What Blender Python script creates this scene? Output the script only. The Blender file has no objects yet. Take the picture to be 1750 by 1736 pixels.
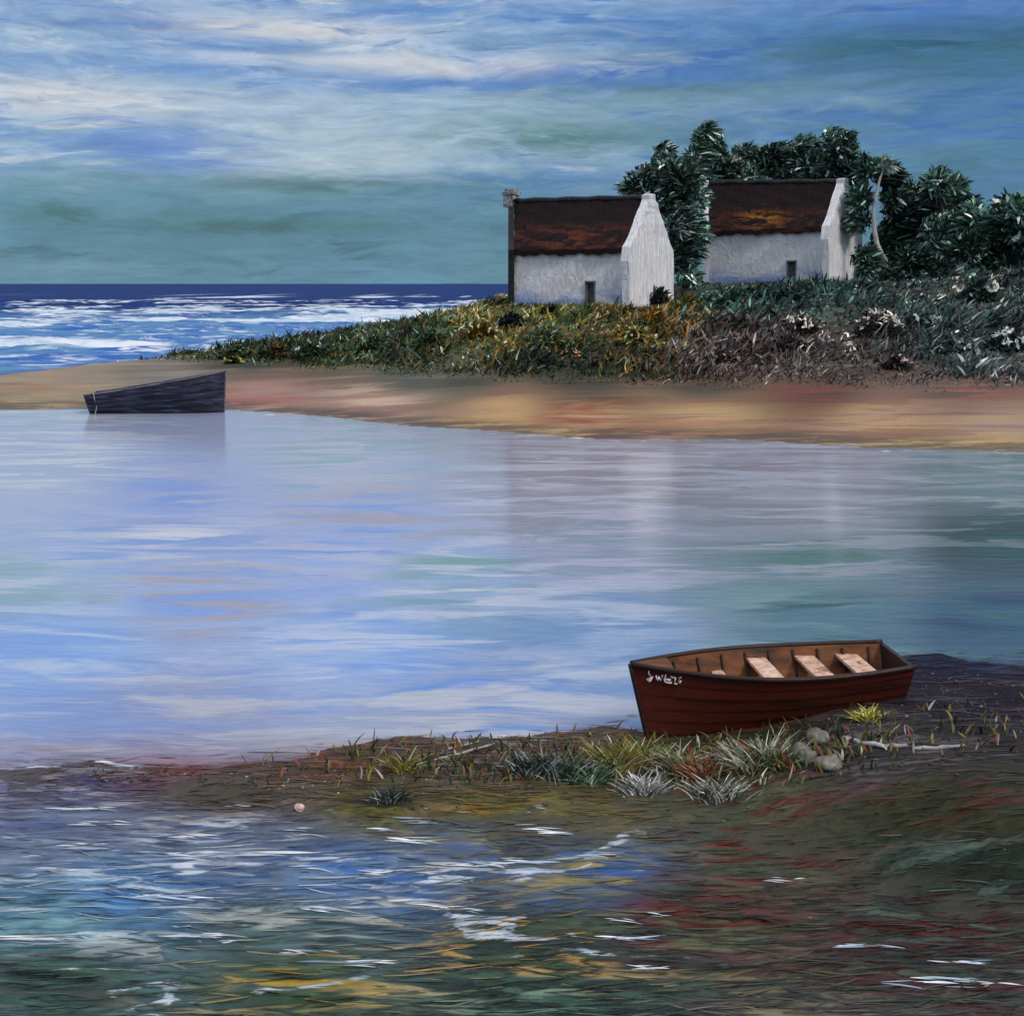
import bpy, bmesh, math, random
import numpy as np
from mathutils import Vector
random.seed(7)
RNG = np.random.default_rng(11)
C = bpy.context.scene.collection
F, CX, HY, CAMZ = 2100.0, 875.0, 485.0, 4.7      # focal length and horizon in photo pixels, eye height
R = math.radians

# ------------------------------------------------------------------ helpers
def lin(c):
    return tuple(((v/255.0)/12.92 if v/255.0 <= .04045 else ((v/255.0+.055)/1.055)**2.4) for v in c)
def at(px, py, z=0.0):                 # point of the place seen at a pixel, on height z
    d = F*(CAMZ-z)/(py-HY)
    return Vector(((px-CX)/F*d, d, z))
def atd(px, py, d):                    # the same at depth d
    return Vector(((px-CX)/F*d, d, CAMZ-(py-HY)/F*d))
def topx(x, y, z):
    return CX+F*x/y, HY+F*(CAMZ-z)/y

class VN:                              # value noise
    def __init__(s, seed):
        s.g = np.random.default_rng(seed).random((256, 256))
    def __call__(s, x, y):
        xi = np.floor(x).astype(int); yi = np.floor(y).astype(int)
        fx = x-xi; fy = y-yi
        fx = fx*fx*(3-2*fx); fy = fy*fy*(3-2*fy)
        a = s.g[xi & 255, yi & 255]; b = s.g[(xi+1) & 255, yi & 255]
        c = s.g[xi & 255, (yi+1) & 255]; d = s.g[(xi+1) & 255, (yi+1) & 255]
        return (a*(1-fx)+b*fx)*(1-fy)+(c*(1-fx)+d*fx)*fy
    def fbm(s, x, y, o=4):
        t = 0; a = .5; n = 0
        for i in range(o):
            t = t+a*s(x*2**i+17.3*i, y*2**i+9.1*i); n += a; a *= .5
        return t/n
N1, N2, N3 = VN(1), VN(2), VN(3)
def sstep(a, b, x):
    t = np.clip((x-a)/(b-a), 0, 1)
    return t*t*(3-2*t)

def tag(o, label=None, cat=None, group=None, kind=None):
    if label: o['label'] = label
    if cat: o['category'] = cat
    if group: o['group'] = group
    if kind: o['kind'] = kind
    return o
def empty(name, loc, rz=0.0):
    o = bpy.data.objects.new(name, None); C.objects.link(o)
    o.location = loc; o.rotation_euler = (0, 0, rz); o.empty_display_size = .3
    return o
def link(name, me, m, parent=None, smooth=True):
    o = bpy.data.objects.new(name, me); C.objects.link(o)
    if m: me.materials.append(m)
    if parent: o.parent = parent
    if smooth: me.shade_smooth()
    return o
def npmesh(name, V, faces, attrs=None):
    me = bpy.data.meshes.new(name)
    V = np.asarray(V, np.float32); Fc = np.asarray(faces, np.int32)
    n, k = Fc.shape
    me.vertices.add(len(V)); me.vertices.foreach_set('co', V.ravel())
    me.loops.add(n*k); me.loops.foreach_set('vertex_index', Fc.ravel())
    me.polygons.add(n); me.polygons.foreach_set('loop_start', np.arange(0, n*k, k, dtype=np.int32))
    me.update(calc_edges=True)
    for nm, a in (attrs or {}).items():
        a = np.asarray(a, np.float32)
        if a.ndim == 1:
            at_ = me.attributes.new(nm, 'FLOAT', 'POINT'); at_.data.foreach_set('value', a)
        else:
            if a.shape[1] == 3: a = np.hstack([a, np.ones((len(a), 1), np.float32)])
            at_ = me.attributes.new(nm, 'FLOAT_COLOR', 'POINT'); at_.data.foreach_set('color', a.ravel())
    me.validate(); return me
def gridmesh(name, X, Y, Z, attrs=None):
    r, c = X.shape
    V = np.stack([X, Y, Z], -1).reshape(-1, 3)
    i = np.arange(r*c).reshape(r, c)
    Fc = np.stack([i[:-1, :-1], i[:-1, 1:], i[1:, 1:], i[1:, :-1]], -1).reshape(-1, 4)
    return npmesh(name, V, Fc, attrs)
def pymesh(name, V, faces):
    me = bpy.data.meshes.new(name); me.from_pydata([tuple(v) for v in V], [], faces); me.update()
    return me
def unit(a):
    return a/np.maximum(np.linalg.norm(a, axis=-1, keepdims=True), 1e-9)

def strips(P, D, S, L, W, B, cols, segs=3, fat=.5):
    """Leaf or stroke shaped strips: base P, direction D, side S, length L, width W, bend vector B, one colour each."""
    n = len(P); t = np.linspace(0, 1, segs+1)
    w = np.clip(np.sin(np.pi*(t*(1-.12)+.10))**fat, .05, 1)
    ctr = P[:, None]+D[:, None]*(L[:, None]*t)[..., None]+B[:, None]*((t**2)[None, :, None])
    off = S[:, None]*(W[:, None]*w*.5)[..., None]
    V = np.stack([ctr-off, ctr+off], 2).reshape(-1, 3)
    base = (np.arange(n)*(segs+1)*2)[:, None]+(np.arange(segs)*2)[None]
    Fc = np.stack([base, base+1, base+3, base+2], -1).reshape(-1, 4)
    return V, Fc, np.repeat(cols, (segs+1)*2, axis=0)
def merge(parts):
    V = []; Fc = []; K = []; o = 0
    for v, f, k in parts:
        V.append(v); Fc.append(f+o); K.append(k); o += len(v)
    return np.vstack(V), np.vstack(Fc), np.vstack(K)
def leafobj(name, parts, m, parent=None):
    V, Fc, K = merge(parts)
    if parent is not None: V = V-np.array(parent.location)
    return link(name, npmesh(name, V, Fc, {'Col': K}), m, parent, smooth=False)
def pick(pal, n, p=None):
    a = np.array([lin(c) for c in pal])
    k = RNG.choice(len(a), n, p=p)
    return a[k]*RNG.uniform(.75, 1.25, (n, 1))

def tube(path, rad, n=8, cap=True):
    V = []; fs = []
    path = [Vector(p) for p in path]
    for i, p in enumerate(path):
        d = (path[min(i+1, len(path)-1)]-path[max(i-1, 0)]).normalized()
        a = d.orthogonal().normalized() if abs(d.z) > .95 else d.cross(Vector((0, 0, 1))).normalized()
        b = d.cross(a)
        for k in range(n):
            t = 2*math.pi*k/n
            V.append(p+(a*math.cos(t)+b*math.sin(t))*rad[i])
    for i in range(len(path)-1):
        for k in range(n):
            fs.append((i*n+k, i*n+(k+1) % n, (i+1)*n+(k+1) % n, (i+1)*n+k))
    if cap:
        fs.append(tuple(range(n-1, -1, -1))); fs.append(tuple((len(path)-1)*n+k for k in range(n)))
    return V, fs
def addm(acc, V, fs):
    o = len(acc[0]); acc[0].extend(V); acc[1].extend([tuple(i+o for i in f) for f in fs])
def boxm(c, ax, ay, az, sx, sy, sz):
    V = [c+ax*(sx*i)+ay*(sy*j)+az*(sz*k) for i in (-.5, .5) for j in (-.5, .5) for k in (-.5, .5)]
    return V, [(0, 1, 3, 2), (4, 6, 7, 5), (0, 4, 5, 1), (2, 3, 7, 6), (0, 2, 6, 4), (1, 5, 7, 3)]

# ------------------------------------------------------------------ node helper
class NT:
    def __init__(s, tree):
        s.t = tree; s.n = tree.nodes; s.l = tree.links
    def new(s, typ, **kw):
        nd = s.n.new(typ)
        for k, v in kw.items(): setattr(nd, k, v)
        return nd
    def put(s, sock, v):
        if v is None: return
        if isinstance(v, bpy.types.NodeSocket): s.l.new(v, sock)
        else:
            if isinstance(v, tuple) and len(v) == 3 and sock.type == 'RGBA': v = v+(1,)
            sock.default_value = v
    def math(s, op, a, b=None, c=None, clamp=False):
        nd = s.new('ShaderNodeMath', operation=op, use_clamp=clamp)
        for i, v in enumerate((a, b, c)): s.put(nd.inputs[i], v)
        return nd.outputs[0]
    def add(s, a, b): return s.math('ADD', a, b)
    def mul(s, a, b, clamp=False): return s.math('MULTIPLY', a, b, clamp=clamp)
    def step(s, a, b, x, lo=0.0, hi=1.0):
        nd = s.new('ShaderNodeMapRange', interpolation_type='SMOOTHSTEP')
        s.put(nd.inputs[0], x); nd.inputs[1].default_value = a; nd.inputs[2].default_value = b
        nd.inputs[3].default_value = lo; nd.inputs[4].default_value = hi
        return nd.outputs[0]
    def xyz(s, x, y, z=0.0):
        nd = s.new('ShaderNodeCombineXYZ')
        for i, v in enumerate((x, y, z)): s.put(nd.inputs[i], v)
        return nd.outputs[0]
    def sep(s, v):
        nd = s.new('ShaderNodeSeparateXYZ'); s.put(nd.inputs[0], v); return nd.outputs
    def vmul(s, v, k, off=(0, 0, 0)):
        nd = s.new('ShaderNodeVectorMath', operation='MULTIPLY_ADD')
        s.put(nd.inputs[0], v); s.put(nd.inputs[1], tuple(k)); s.put(nd.inputs[2], tuple(off)); return nd.outputs[0]
    def vadd(s, a, b):
        nd = s.new('ShaderNodeVectorMath', operation='ADD'); s.put(nd.inputs[0], a); s.put(nd.inputs[1], b); return nd.outputs[0]
    def noise(s, v, scale=1.0, detail=4.0, rough=.55, dist=0.0, col=False):
        nd = s.new('ShaderNodeTexNoise')
        s.put(nd.inputs['Vector'], v)
        nd.inputs['Scale'].default_value = scale; nd.inputs['Detail'].default_value = detail
        nd.inputs['Roughness'].default_value = rough; nd.inputs['Distortion'].default_value = dist
        return nd.outputs['Color' if col else 'Fac']
    def voro(s, v, scale=1.0, out='Color', rnd=1.0):
        nd = s.new('ShaderNodeTexVoronoi'); s.put(nd.inputs['Vector'], v)
        nd.inputs['Scale'].default_value = scale; nd.inputs['Randomness'].default_value = rnd
        return nd.outputs[out]
    def mix(s, f, a, b, mode='MIX'):
        nd = s.new('ShaderNodeMix', data_type='RGBA', blend_type=mode)
        s.put(nd.inputs[0], f); s.put(nd.inputs[6], a); s.put(nd.inputs[7], b)
        return nd.outputs[2]
    def ramp(s, f, stops):
        nd = s.new('ShaderNodeValToRGB'); s.put(nd.inputs[0], f)
        e = nd.color_ramp.elements
        while len(e) < len(stops): e.new(.5)
        for i, (p, c) in enumerate(stops):
            e[i].position = p; e[i].color = (tuple(c)+(1,))[:4]
        return nd.outputs[0]
    def attr(s, name, fac=False):
        nd = s.new('ShaderNodeAttribute', attribute_name=name); return nd.outputs['Fac' if fac else 'Color']
    def pos(s): return s.new('ShaderNodeNewGeometry').outputs['Position']
    def obj(s): return s.new('ShaderNodeTexCoord').outputs['Object']
    def bump(s, h, strength=.5, dist=.05, nrm=None):
        nd = s.new('ShaderNodeBump'); s.put(nd.inputs['Height'], h)
        nd.inputs['Strength'].default_value = strength; nd.inputs['Distance'].default_value = dist
        if nrm is not None: s.put(nd.inputs['Normal'], nrm)
        return nd.outputs[0]
def material(name):
    m = bpy.data.materials.new(name); m.use_nodes = True
    t = NT(m.node_tree); b = m.node_tree.nodes['Principled BSDF']
    def P(**k):
        for a, v in k.items(): t.put(b.inputs[a.replace('_', ' ')], v)
    return m, t, P

# ------------------------------------------------------------------ world: overcast streaked sky over a Nishita base
SUN_EL, SUN_AZ = 42.0, 138.0
def build_world():
    w = bpy.data.worlds.new('World'); bpy.context.scene.world = w; w.use_nodes = True
    t = NT(w.node_tree); bg = w.node_tree.nodes['Background']
    sky = t.new('ShaderNodeTexSky', sky_type='NISHITA', sun_disc=False, sun_elevation=R(SUN_EL), sun_rotation=R(SUN_AZ))
    d = t.new('ShaderNodeTexCoord').outputs['Generated']
    x, y, z = t.sep(d)
    az = t.math('ARCTAN2', x, y)
    el = t.math('ARCSINE', z)
    U = t.mul(az, 2.1)                     # about a thousand photo pixels to one
    V = t.mul(t.math('ABSOLUTE', el), 2.1)
    uv = t.xyz(U, V, 0.0)
    big = t.noise(t.vmul(uv, (1.6, 6.0, 1)), 1.0, 3, .5, .4)
    med = t.noise(t.vmul(uv, (4.0, 22.0, 1), (3.1, 0, 0)), 1.0, 4, .6, .8)
    Vw = t.add(V, t.add(t.mul(t.add(big, -.5), .10), t.mul(t.add(med, -.5), .05)))
    Vw = t.add(Vw, t.add(t.mul(t.math('MAXIMUM', U, 0.0), .05), .025))
    S = .5                                  # ramp covers V 0..2 (sky up to 55 degrees)
    def rp(stops): return t.ramp(t.mul(Vw, .5), [(p/2, lin(c)) for p, c in stops])
    left = rp([(0, (106, 148, 166)), (.05, (92, 135, 156)), (.13, (82, 127, 150)), (.18, (98, 142, 164)), (.23, (146, 176, 196)), (.34, (148, 178, 204)), (.45, (124, 160, 204)), (.55, (166, 188, 218)), (.9, (200, 212, 228)), (1.6, (225, 228, 236))])
    right = rp([(0, (88, 130, 148)), (.06, (80, 128, 146)), (.13, (86, 132, 154)), (.19, (78, 122, 158)), (.27, (88, 132, 168)), (.36, (76, 122, 156)), (.45, (70, 120, 170)), (.58, (150, 172, 206)), (.9, (196, 204, 226)), (1.6, (225, 228, 236))])
    col = t.mix(t.step(-.15, .75, t.add(U, t.mul(t.add(big, -.5), .6))), left, right)
    warp = t.vadd(uv, t.vmul(t.noise(t.vmul(uv, (3, 9, 1)), 1.0, 3, .5, 0, True), (.16, .055, 0), (-.08, -.0275, 0)))
    fade = t.step(1.2, .55, V)
    def strokes(su, sv, off, lo, hi, mask, c, st):
        nonlocal col
        n = t.noise(t.vmul(warp, (su, sv, 1), off), 1.0, 5, .62, .5)
        f = t.mul(t.step(lo, hi, n), st)
        if mask is not None: f = t.mul(f, mask)
        col = t.mix(f, col, lin(c))
    def blob(px, py, sx, sy):
        u0 = math.atan((px-CX)/F)*2.1; v0 = math.atan((HY-py)/F)*2.1
        a = t.math('POWER', t.mul(t.add(U, -u0), 1000.0/sx), 2.0); b = t.math('POWER', t.mul(t.add(V, -v0), 1000.0/sy), 2.0)
        return t.math('EXPONENT', t.mul(t.add(a, b), -1.0))
    high = t.mul(t.step(.17, .27, Vw), fade)
    low = t.mul(t.step(.24, .12, Vw), 1.0)
    lft = t.step(.45, -.1, U)
    strokes(3.2, 17, (1, 2, 0), .47, .62, high, (82, 128, 196), .75)
    strokes(3.6, 20, (7, 5, 0), .46, .60, t.mul(high, lft), (170, 194, 220), .85)
    strokes(3, 13, (11, 3, 0), .48, .64, t.mul(high, t.step(-.2, .3, U)), (72, 120, 150), .7)
    strokes(5, 32, (2, 9, 0), .54, .64, t.mul(high, lft), (212, 216, 222), .95)
    strokes(6, 40, (5, 1, 0), .55, .65, high, (58, 106, 192), .8)
    strokes(3, 15, (3, 14, 0), .46, .68, low, (96, 142, 170), .6)
    strokes(4.5, 26, (9, 4, 0), .54, .66, low, (60, 104, 118), .65)
    shared = [t.noise(t.vmul(warp, (5+k, 26+7*k, 1), (k*3.7, k*1.9, 0)), 1.0, 5, .62, .5) for k in range(4)]
    cnt = [0]
    def patch(px, py, sx, sy, c, st):
        nonlocal col
        cnt[0] += 1
        f = t.mul(t.mul(blob(px, py, sx*1.15, sy*1.15), t.step(.32, .53, shared[cnt[0] % 4])), st)
        col = t.mix(f, col, lin(c))
    for a in [(330, 262, 150, 30, (62, 110, 200), 1.0), (560, 245, 190, 45, (176, 196, 208), .85), (120, 182, 170, 20, (212, 212, 218), 1.0),
              (700, 200, 260, 60, (164, 190, 206), .85), (420, 175, 260, 40, (166, 188, 210), .8), (300, 45, 260, 40, (160, 184, 210), .6), (600, 285, 150, 26, (182, 200, 210), .8), (800, 145, 260, 14, (74, 124, 196), .9), (820, 118, 160, 15, (214, 214, 216), 1.0),
              (490, 58, 190, 16, (212, 212, 216), 1.0), (200, 62, 120, 12, (86, 130, 190), .9), (400, 92, 130, 12, (84, 134, 200), .85),
              (950, 235, 180, 28, (80, 124, 126), 1.0), (1160, 157, 190, 18, (62, 106, 108), 1.0), (1600, 92, 190, 20, (36, 84, 96), 1.0),
              (1500, 105, 350, 44, (60, 104, 120), .8), (1690, 150, 160, 40, (58, 106, 128), .7), (1330, 235, 160, 22, (66, 114, 140), .7), (60, 190, 170, 20, (206, 210, 216), .9), (640, 110, 200, 12, (204, 208, 214), .9), (300, 130, 240, 16, (92, 142, 206), .8), (1330, 185, 240, 30, (128, 160, 180), .8), (1080, 130, 200, 20, (62, 112, 188), .9),
              (1250, 50, 260, 30, (84, 132, 190), .7), (1500, 205, 260, 30, (64, 112, 172), .8), (900, 310, 190, 24, (76, 124, 178), .85),
              (1640, 300, 160, 40, (72, 118, 140), .8), (560, 318, 230, 14, (70, 112, 116), .8), (60, 110, 150, 40, (150, 178, 208), .6),
              (1000, 190, 160, 30, (132, 164, 182), .7), (100, 460, 160, 14, (112, 152, 172), .7), (480, 390, 220, 12, (66, 108, 106), .6),
              (170, 372, 140, 12, (66, 108, 106), .6), (1700, 30, 200, 40, (62, 112, 182), .7), (820, 20, 240, 16, (92, 140, 200), .8)]:
        patch(*a)
    dab = t.noise(t.vmul(warp, (10, 60, 1)), 1.0, 5, .7, .5)   # fine streaks of cloud
    col = t.mix(1.0, col, t.ramp(dab, [(.3, (.80, .82, .84)), (.7, (1.2, 1.18, 1.15))]), 'MULTIPLY')
    zen = t.step(.6, 1.7, V)
    col = t.mix(zen, col, (.85, .88, .98))
    base = t.mix(1.0, sky.outputs[0], (.085, .085, .085), 'MULTIPLY')
    col = t.mix(.93, base, col)
    t.put(bg.inputs[0], col); bg.inputs[1].default_value = 1.0

# ------------------------------------------------------------------ palettes laid out over the place
GP = [ # photo position of a patch of ground or weed, its three colours
 (0,1290,(120,105,130),(150,140,165),(100,50,50)),(300,1290,(112,82,88),(132,62,55),(150,140,160)),(600,1300,(116,60,54),(80,70,60),(152,92,40)),
 (850,1290,(92,50,44),(75,70,60),(150,140,140)),(100,1350,(90,85,100),(62,62,110),(150,150,165)),(400,1360,(95,80,75),(70,70,60),(122,82,40)),
 (650,1370,(75,75,35),(112,102,40),(50,50,40)),(1000,1375,(112,104,56),(84,80,40),(136,104,44)),(820,1385,(96,94,44),(72,72,40),(130,100,40)),(1250,1370,(105,100,70),(70,80,60),(102,40,30)),
 (1500,1280,(55,50,55),(70,65,65),(110,105,110)),(1700,1190,(30,28,45),(52,35,45),(80,80,95)),(1650,1120,(25,30,60),(20,20,45),(40,60,100)),
 (1600,1380,(50,55,35),(70,70,45),(90,45,35)),(1250,1255,(60,60,40),(85,85,60),(95,50,40)),(100,1420,(86,95,122),(114,130,150),(62,82,126)),(400,1430,(92,100,114),(76,90,124),(150,160,170)),
 (800,1430,(96,100,92),(70,90,125),(124,124,100)),(200,1520,(94,132,166),(54,98,150),(172,192,204)),(600,1500,(92,122,156),(52,96,156),(172,180,188)),(380,1460,(96,112,140),(60,84,126),(186,192,198)),
 (1000,1480,(88,106,118),(52,88,144),(130,120,80)),(1300,1480,(60,65,50),(80,80,60),(96,34,30)),(1650,1480,(60,85,75),(40,50,40),(90,112,100)),
 (100,1580,(108,150,160),(70,110,136),(186,200,204)),(500,1590,(80,105,110),(55,75,70),(150,155,150)),(100,1660,(34,52,40),(62,92,76),(22,32,28)),
 (500,1660,(42,60,38),(76,96,70),(156,128,40)),(900,1620,(60,74,48),(34,46,36),(190,138,42)),(1200,1560,(38,44,34),(86,36,30),(70,84,62)),
 (1600,1580,(38,42,36),(72,30,28),(60,80,70)),(900,1720,(48,80,66),(26,38,32),(96,122,108)),(1500,1720,(52,84,70),(26,38,32),(100,134,120)),(100,1720,(50,70,56),(38,52,43),(78,92,78)),
 # far beach and dune
 (50,638,(166,126,98),(158,142,120),(150,98,66)),(250,640,(138,130,116),(116,108,98),(152,142,124)),(150,655,(158,148,122),(140,128,108),(170,130,90)),(50,690,(148,140,104),(184,148,104),(138,124,100)),(20,610,(128,122,116),(140,128,110),(110,106,100)),
 (450,680,(168,126,110),(165,104,92),(150,130,115)),(650,690,(168,130,110),(148,110,100),(205,175,145)),(850,700,(174,136,100),(192,152,90),(150,70,50)),
 (1000,715,(178,142,85),(152,72,52),(186,150,112)),(1200,710,(184,150,96),(172,126,85),(152,102,80)),(1500,720,(180,146,94),(176,142,116),(150,98,78)),
 (1700,740,(184,150,100),(168,142,122),(150,110,90)),(1400,668,(112,66,50),(122,60,50),(70,60,50)),(1650,662,(132,102,86),(140,80,65),(90,70,60)),
 (1000,655,(66,66,54),(50,56,46),(92,74,54)),(800,655,(84,84,70),(60,66,56),(104,96,80)),(1200,658,(72,66,56),(54,56,48),(96,72,56)),(700,652,(110,105,90),(78,84,74),(120,110,95)),(550,600,(36,50,36),(60,75,48),(100,85,40)),(420,612,(70,75,60),(40,52,40),(110,100,80)),  # dark tones at the dune foot paint in shade under the scrub
 (900,560,(95,90,42),(60,80,48),(130,100,32)),(950,615,(38,52,38),(30,40,32),(70,60,35)),(1100,560,(90,85,42),(45,55,38),(125,90,32)),(1350,510,(48,76,68),(26,32,30),(70,95,85)),
 (1300,590,(72,62,58),(40,34,34),(100,90,84)),(1450,620,(80,74,68),(55,50,48),(110,100,95)),(1650,560,(30,40,40),(50,68,62),(84,90,88)),(1650,630,(70,72,70),(48,58,56),(100,100,98)),
]
WP = [ # lagoon colours, with the trees' reflected green and weed tint painted in
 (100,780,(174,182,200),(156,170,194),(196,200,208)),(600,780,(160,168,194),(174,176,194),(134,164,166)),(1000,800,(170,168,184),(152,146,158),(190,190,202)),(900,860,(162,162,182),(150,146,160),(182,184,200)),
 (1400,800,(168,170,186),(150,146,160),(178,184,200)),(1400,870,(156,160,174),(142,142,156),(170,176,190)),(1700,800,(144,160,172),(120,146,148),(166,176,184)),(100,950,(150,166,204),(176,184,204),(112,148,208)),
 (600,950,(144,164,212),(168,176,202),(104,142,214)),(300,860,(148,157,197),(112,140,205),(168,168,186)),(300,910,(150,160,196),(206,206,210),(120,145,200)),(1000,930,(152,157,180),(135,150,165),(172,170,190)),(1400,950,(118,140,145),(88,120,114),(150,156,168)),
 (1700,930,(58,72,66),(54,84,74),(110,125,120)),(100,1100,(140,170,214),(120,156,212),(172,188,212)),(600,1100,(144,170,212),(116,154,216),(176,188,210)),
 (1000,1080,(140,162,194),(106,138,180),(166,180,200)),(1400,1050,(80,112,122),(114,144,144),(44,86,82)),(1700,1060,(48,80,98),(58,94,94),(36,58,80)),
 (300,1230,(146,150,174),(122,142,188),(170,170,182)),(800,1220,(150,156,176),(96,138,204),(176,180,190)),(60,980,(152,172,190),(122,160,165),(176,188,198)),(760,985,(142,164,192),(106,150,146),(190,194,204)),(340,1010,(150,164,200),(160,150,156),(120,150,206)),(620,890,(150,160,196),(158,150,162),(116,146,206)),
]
def palette(P, px, py, kx=.45):
    P_ = np.array([(p[0], p[1]) for p in P], float)
    cols = [np.array([lin(p[k]) for p in P]) for k in (2, 3, 4)]
    out = [np.zeros((len(px), 3)) for _ in cols]
    for s in range(0, len(px), 20000):
        e = slice(s, s+20000)
        d2 = ((px[e, None]-P_[None, :, 0])*kx)**2+((py[e, None]-P_[None, :, 1]))**2
        w = 1/(d2+300.0)**1.8
        w /= w.sum(1, keepdims=True)
        for o, c in zip(out, cols): o[e] = w@c
    return out
GAIN_G, GAIN_W = .95, .92     # observed colour to surface colour

# ------------------------------------------------------------------ terrain
def interp(x, pts):
    p = np.array(pts, float); return np.interp(x, p[:, 0], p[:, 1])
NEAR = [(-60,11),(-12,12),(-5.14,12.3),(-2.83,12.45),(-1.07,12.9),(.8,13.5),(1.6,13.9),(3.95,15.4),(5.2,16.1),(6.9,16.3),(12,18),(30,20),(80,24)]
FRONT = [(-60,10.8),(-12,11.2),(-5.14,11.5),(-2.5,10.75),(-.4,10.4),(1.1,9.9),(2.1,9.2),(3.2,8.5),(6,7.4),(12,6),(80,3)]
FAR = [(-300,47),(-60,47),(-19,45.9),(-10.6,45.9),(-6.5,43.5),(-3.4,40.6),(-.46,39),(2.2,37.5),(6.6,37),(10.5,35.3),(14.3,34.4),(25,33),(60,30),(300,28)]
SEA = [(-300,58),(-60,59),(-31,61),(-26,63.5),(-22,70),(-18,79),(-16,88),(0,90),(15,98),(40,130),(300,200)]
BUSH = [(-300,60),(-24,66),(-16,62),(-8,55),(0,49.5),(6,47.3),(14,46.5),(25,46),(60,42),(300,40)]
TOPZ = [(-300,.5),(-24,.45),(-17,.65),(-10,1.35),(-5,2.3),(-1,3.2),(1,3.45),(7.5,3.5),(10,4.1),(13,4.65),(21,4.75),(30,5.2),(60,5.5),(300,6)]
def height(x, y):
    n = N1.fbm(x*.9, y*.9, 4)-.5; n2 = N2.fbm(x*.2, y*.2, 3)-.5; n3 = N3.fbm(x*3.1, y*3.1, 3)-.5
    nr, fr, fa, se = (interp(x, q) for q in (NEAR, FRONT, FAR, SEA))
    nr = nr+n*.9; fr = fr+n*1.5; fa = fa+n2*1.2+n*.5; se = se+n2*2
    top = .12+.44*sstep(1.0, 4.3, x)
    spit = np.minimum(sstep(0, 1, (nr-y+.25)/(1.2+1.05*sstep(-1, 2, x)+2.2*sstep(3.2, 6, x)))*1.15, sstep(0, 1, (y-fr+.6+.4*sstep(0, 2, x))/(1.3+1.9*sstep(0, 2, x))))
    z_near = -.28+(top+.28)*spit+(n*.10+n3*.05)*(.35+.65*spit)
    bu = interp(x, BUSH); tz = interp(x, TOPZ)
    beach = .62*sstep(0, 1, np.clip((y-fa)/(bu-fa), 0, 1))+.12*sstep(0, 2.5, y-fa)
    dune = sstep(0, 1, (y-bu)/(62-bu*.0-0.0-bu+.001*0+0.0)) if False else sstep(0, 1, (y-bu)/np.maximum(63.5-bu, 6))
    z_far = beach+(tz-.62)*dune*(tz > .62)+n2*.5*dune+n*.16*dune+n*.05
    back = sstep(0, 12, se-y)
    z_far = z_far*back-(1-back)*1.2*sstep(0, 8, y-se)-.05*(1-back)
    edge = np.clip((fa-y)/3.0, 0, 1)
    z_far = np.where(y > fa, z_far, -.05-.55*edge)
    z = np.where(y < 24, z_near, z_far)
    # level pads under the cottages
    for cx_, cy_, rx, ry, zz in ((4.2, 69, 6.0, 6.5, 3.42), (16.2, 76.5, 6.0, 6.5, 4.66)):
        m = 1-sstep(.75, 1.25, np.sqrt(((x-cx_)/rx)**2+((y-cy_)/ry)**2))
        z = z*(1-m)+zz*m
    return z
def hz(x, y): return float(height(np.array([x], float), np.array([y], float))[0])

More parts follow.
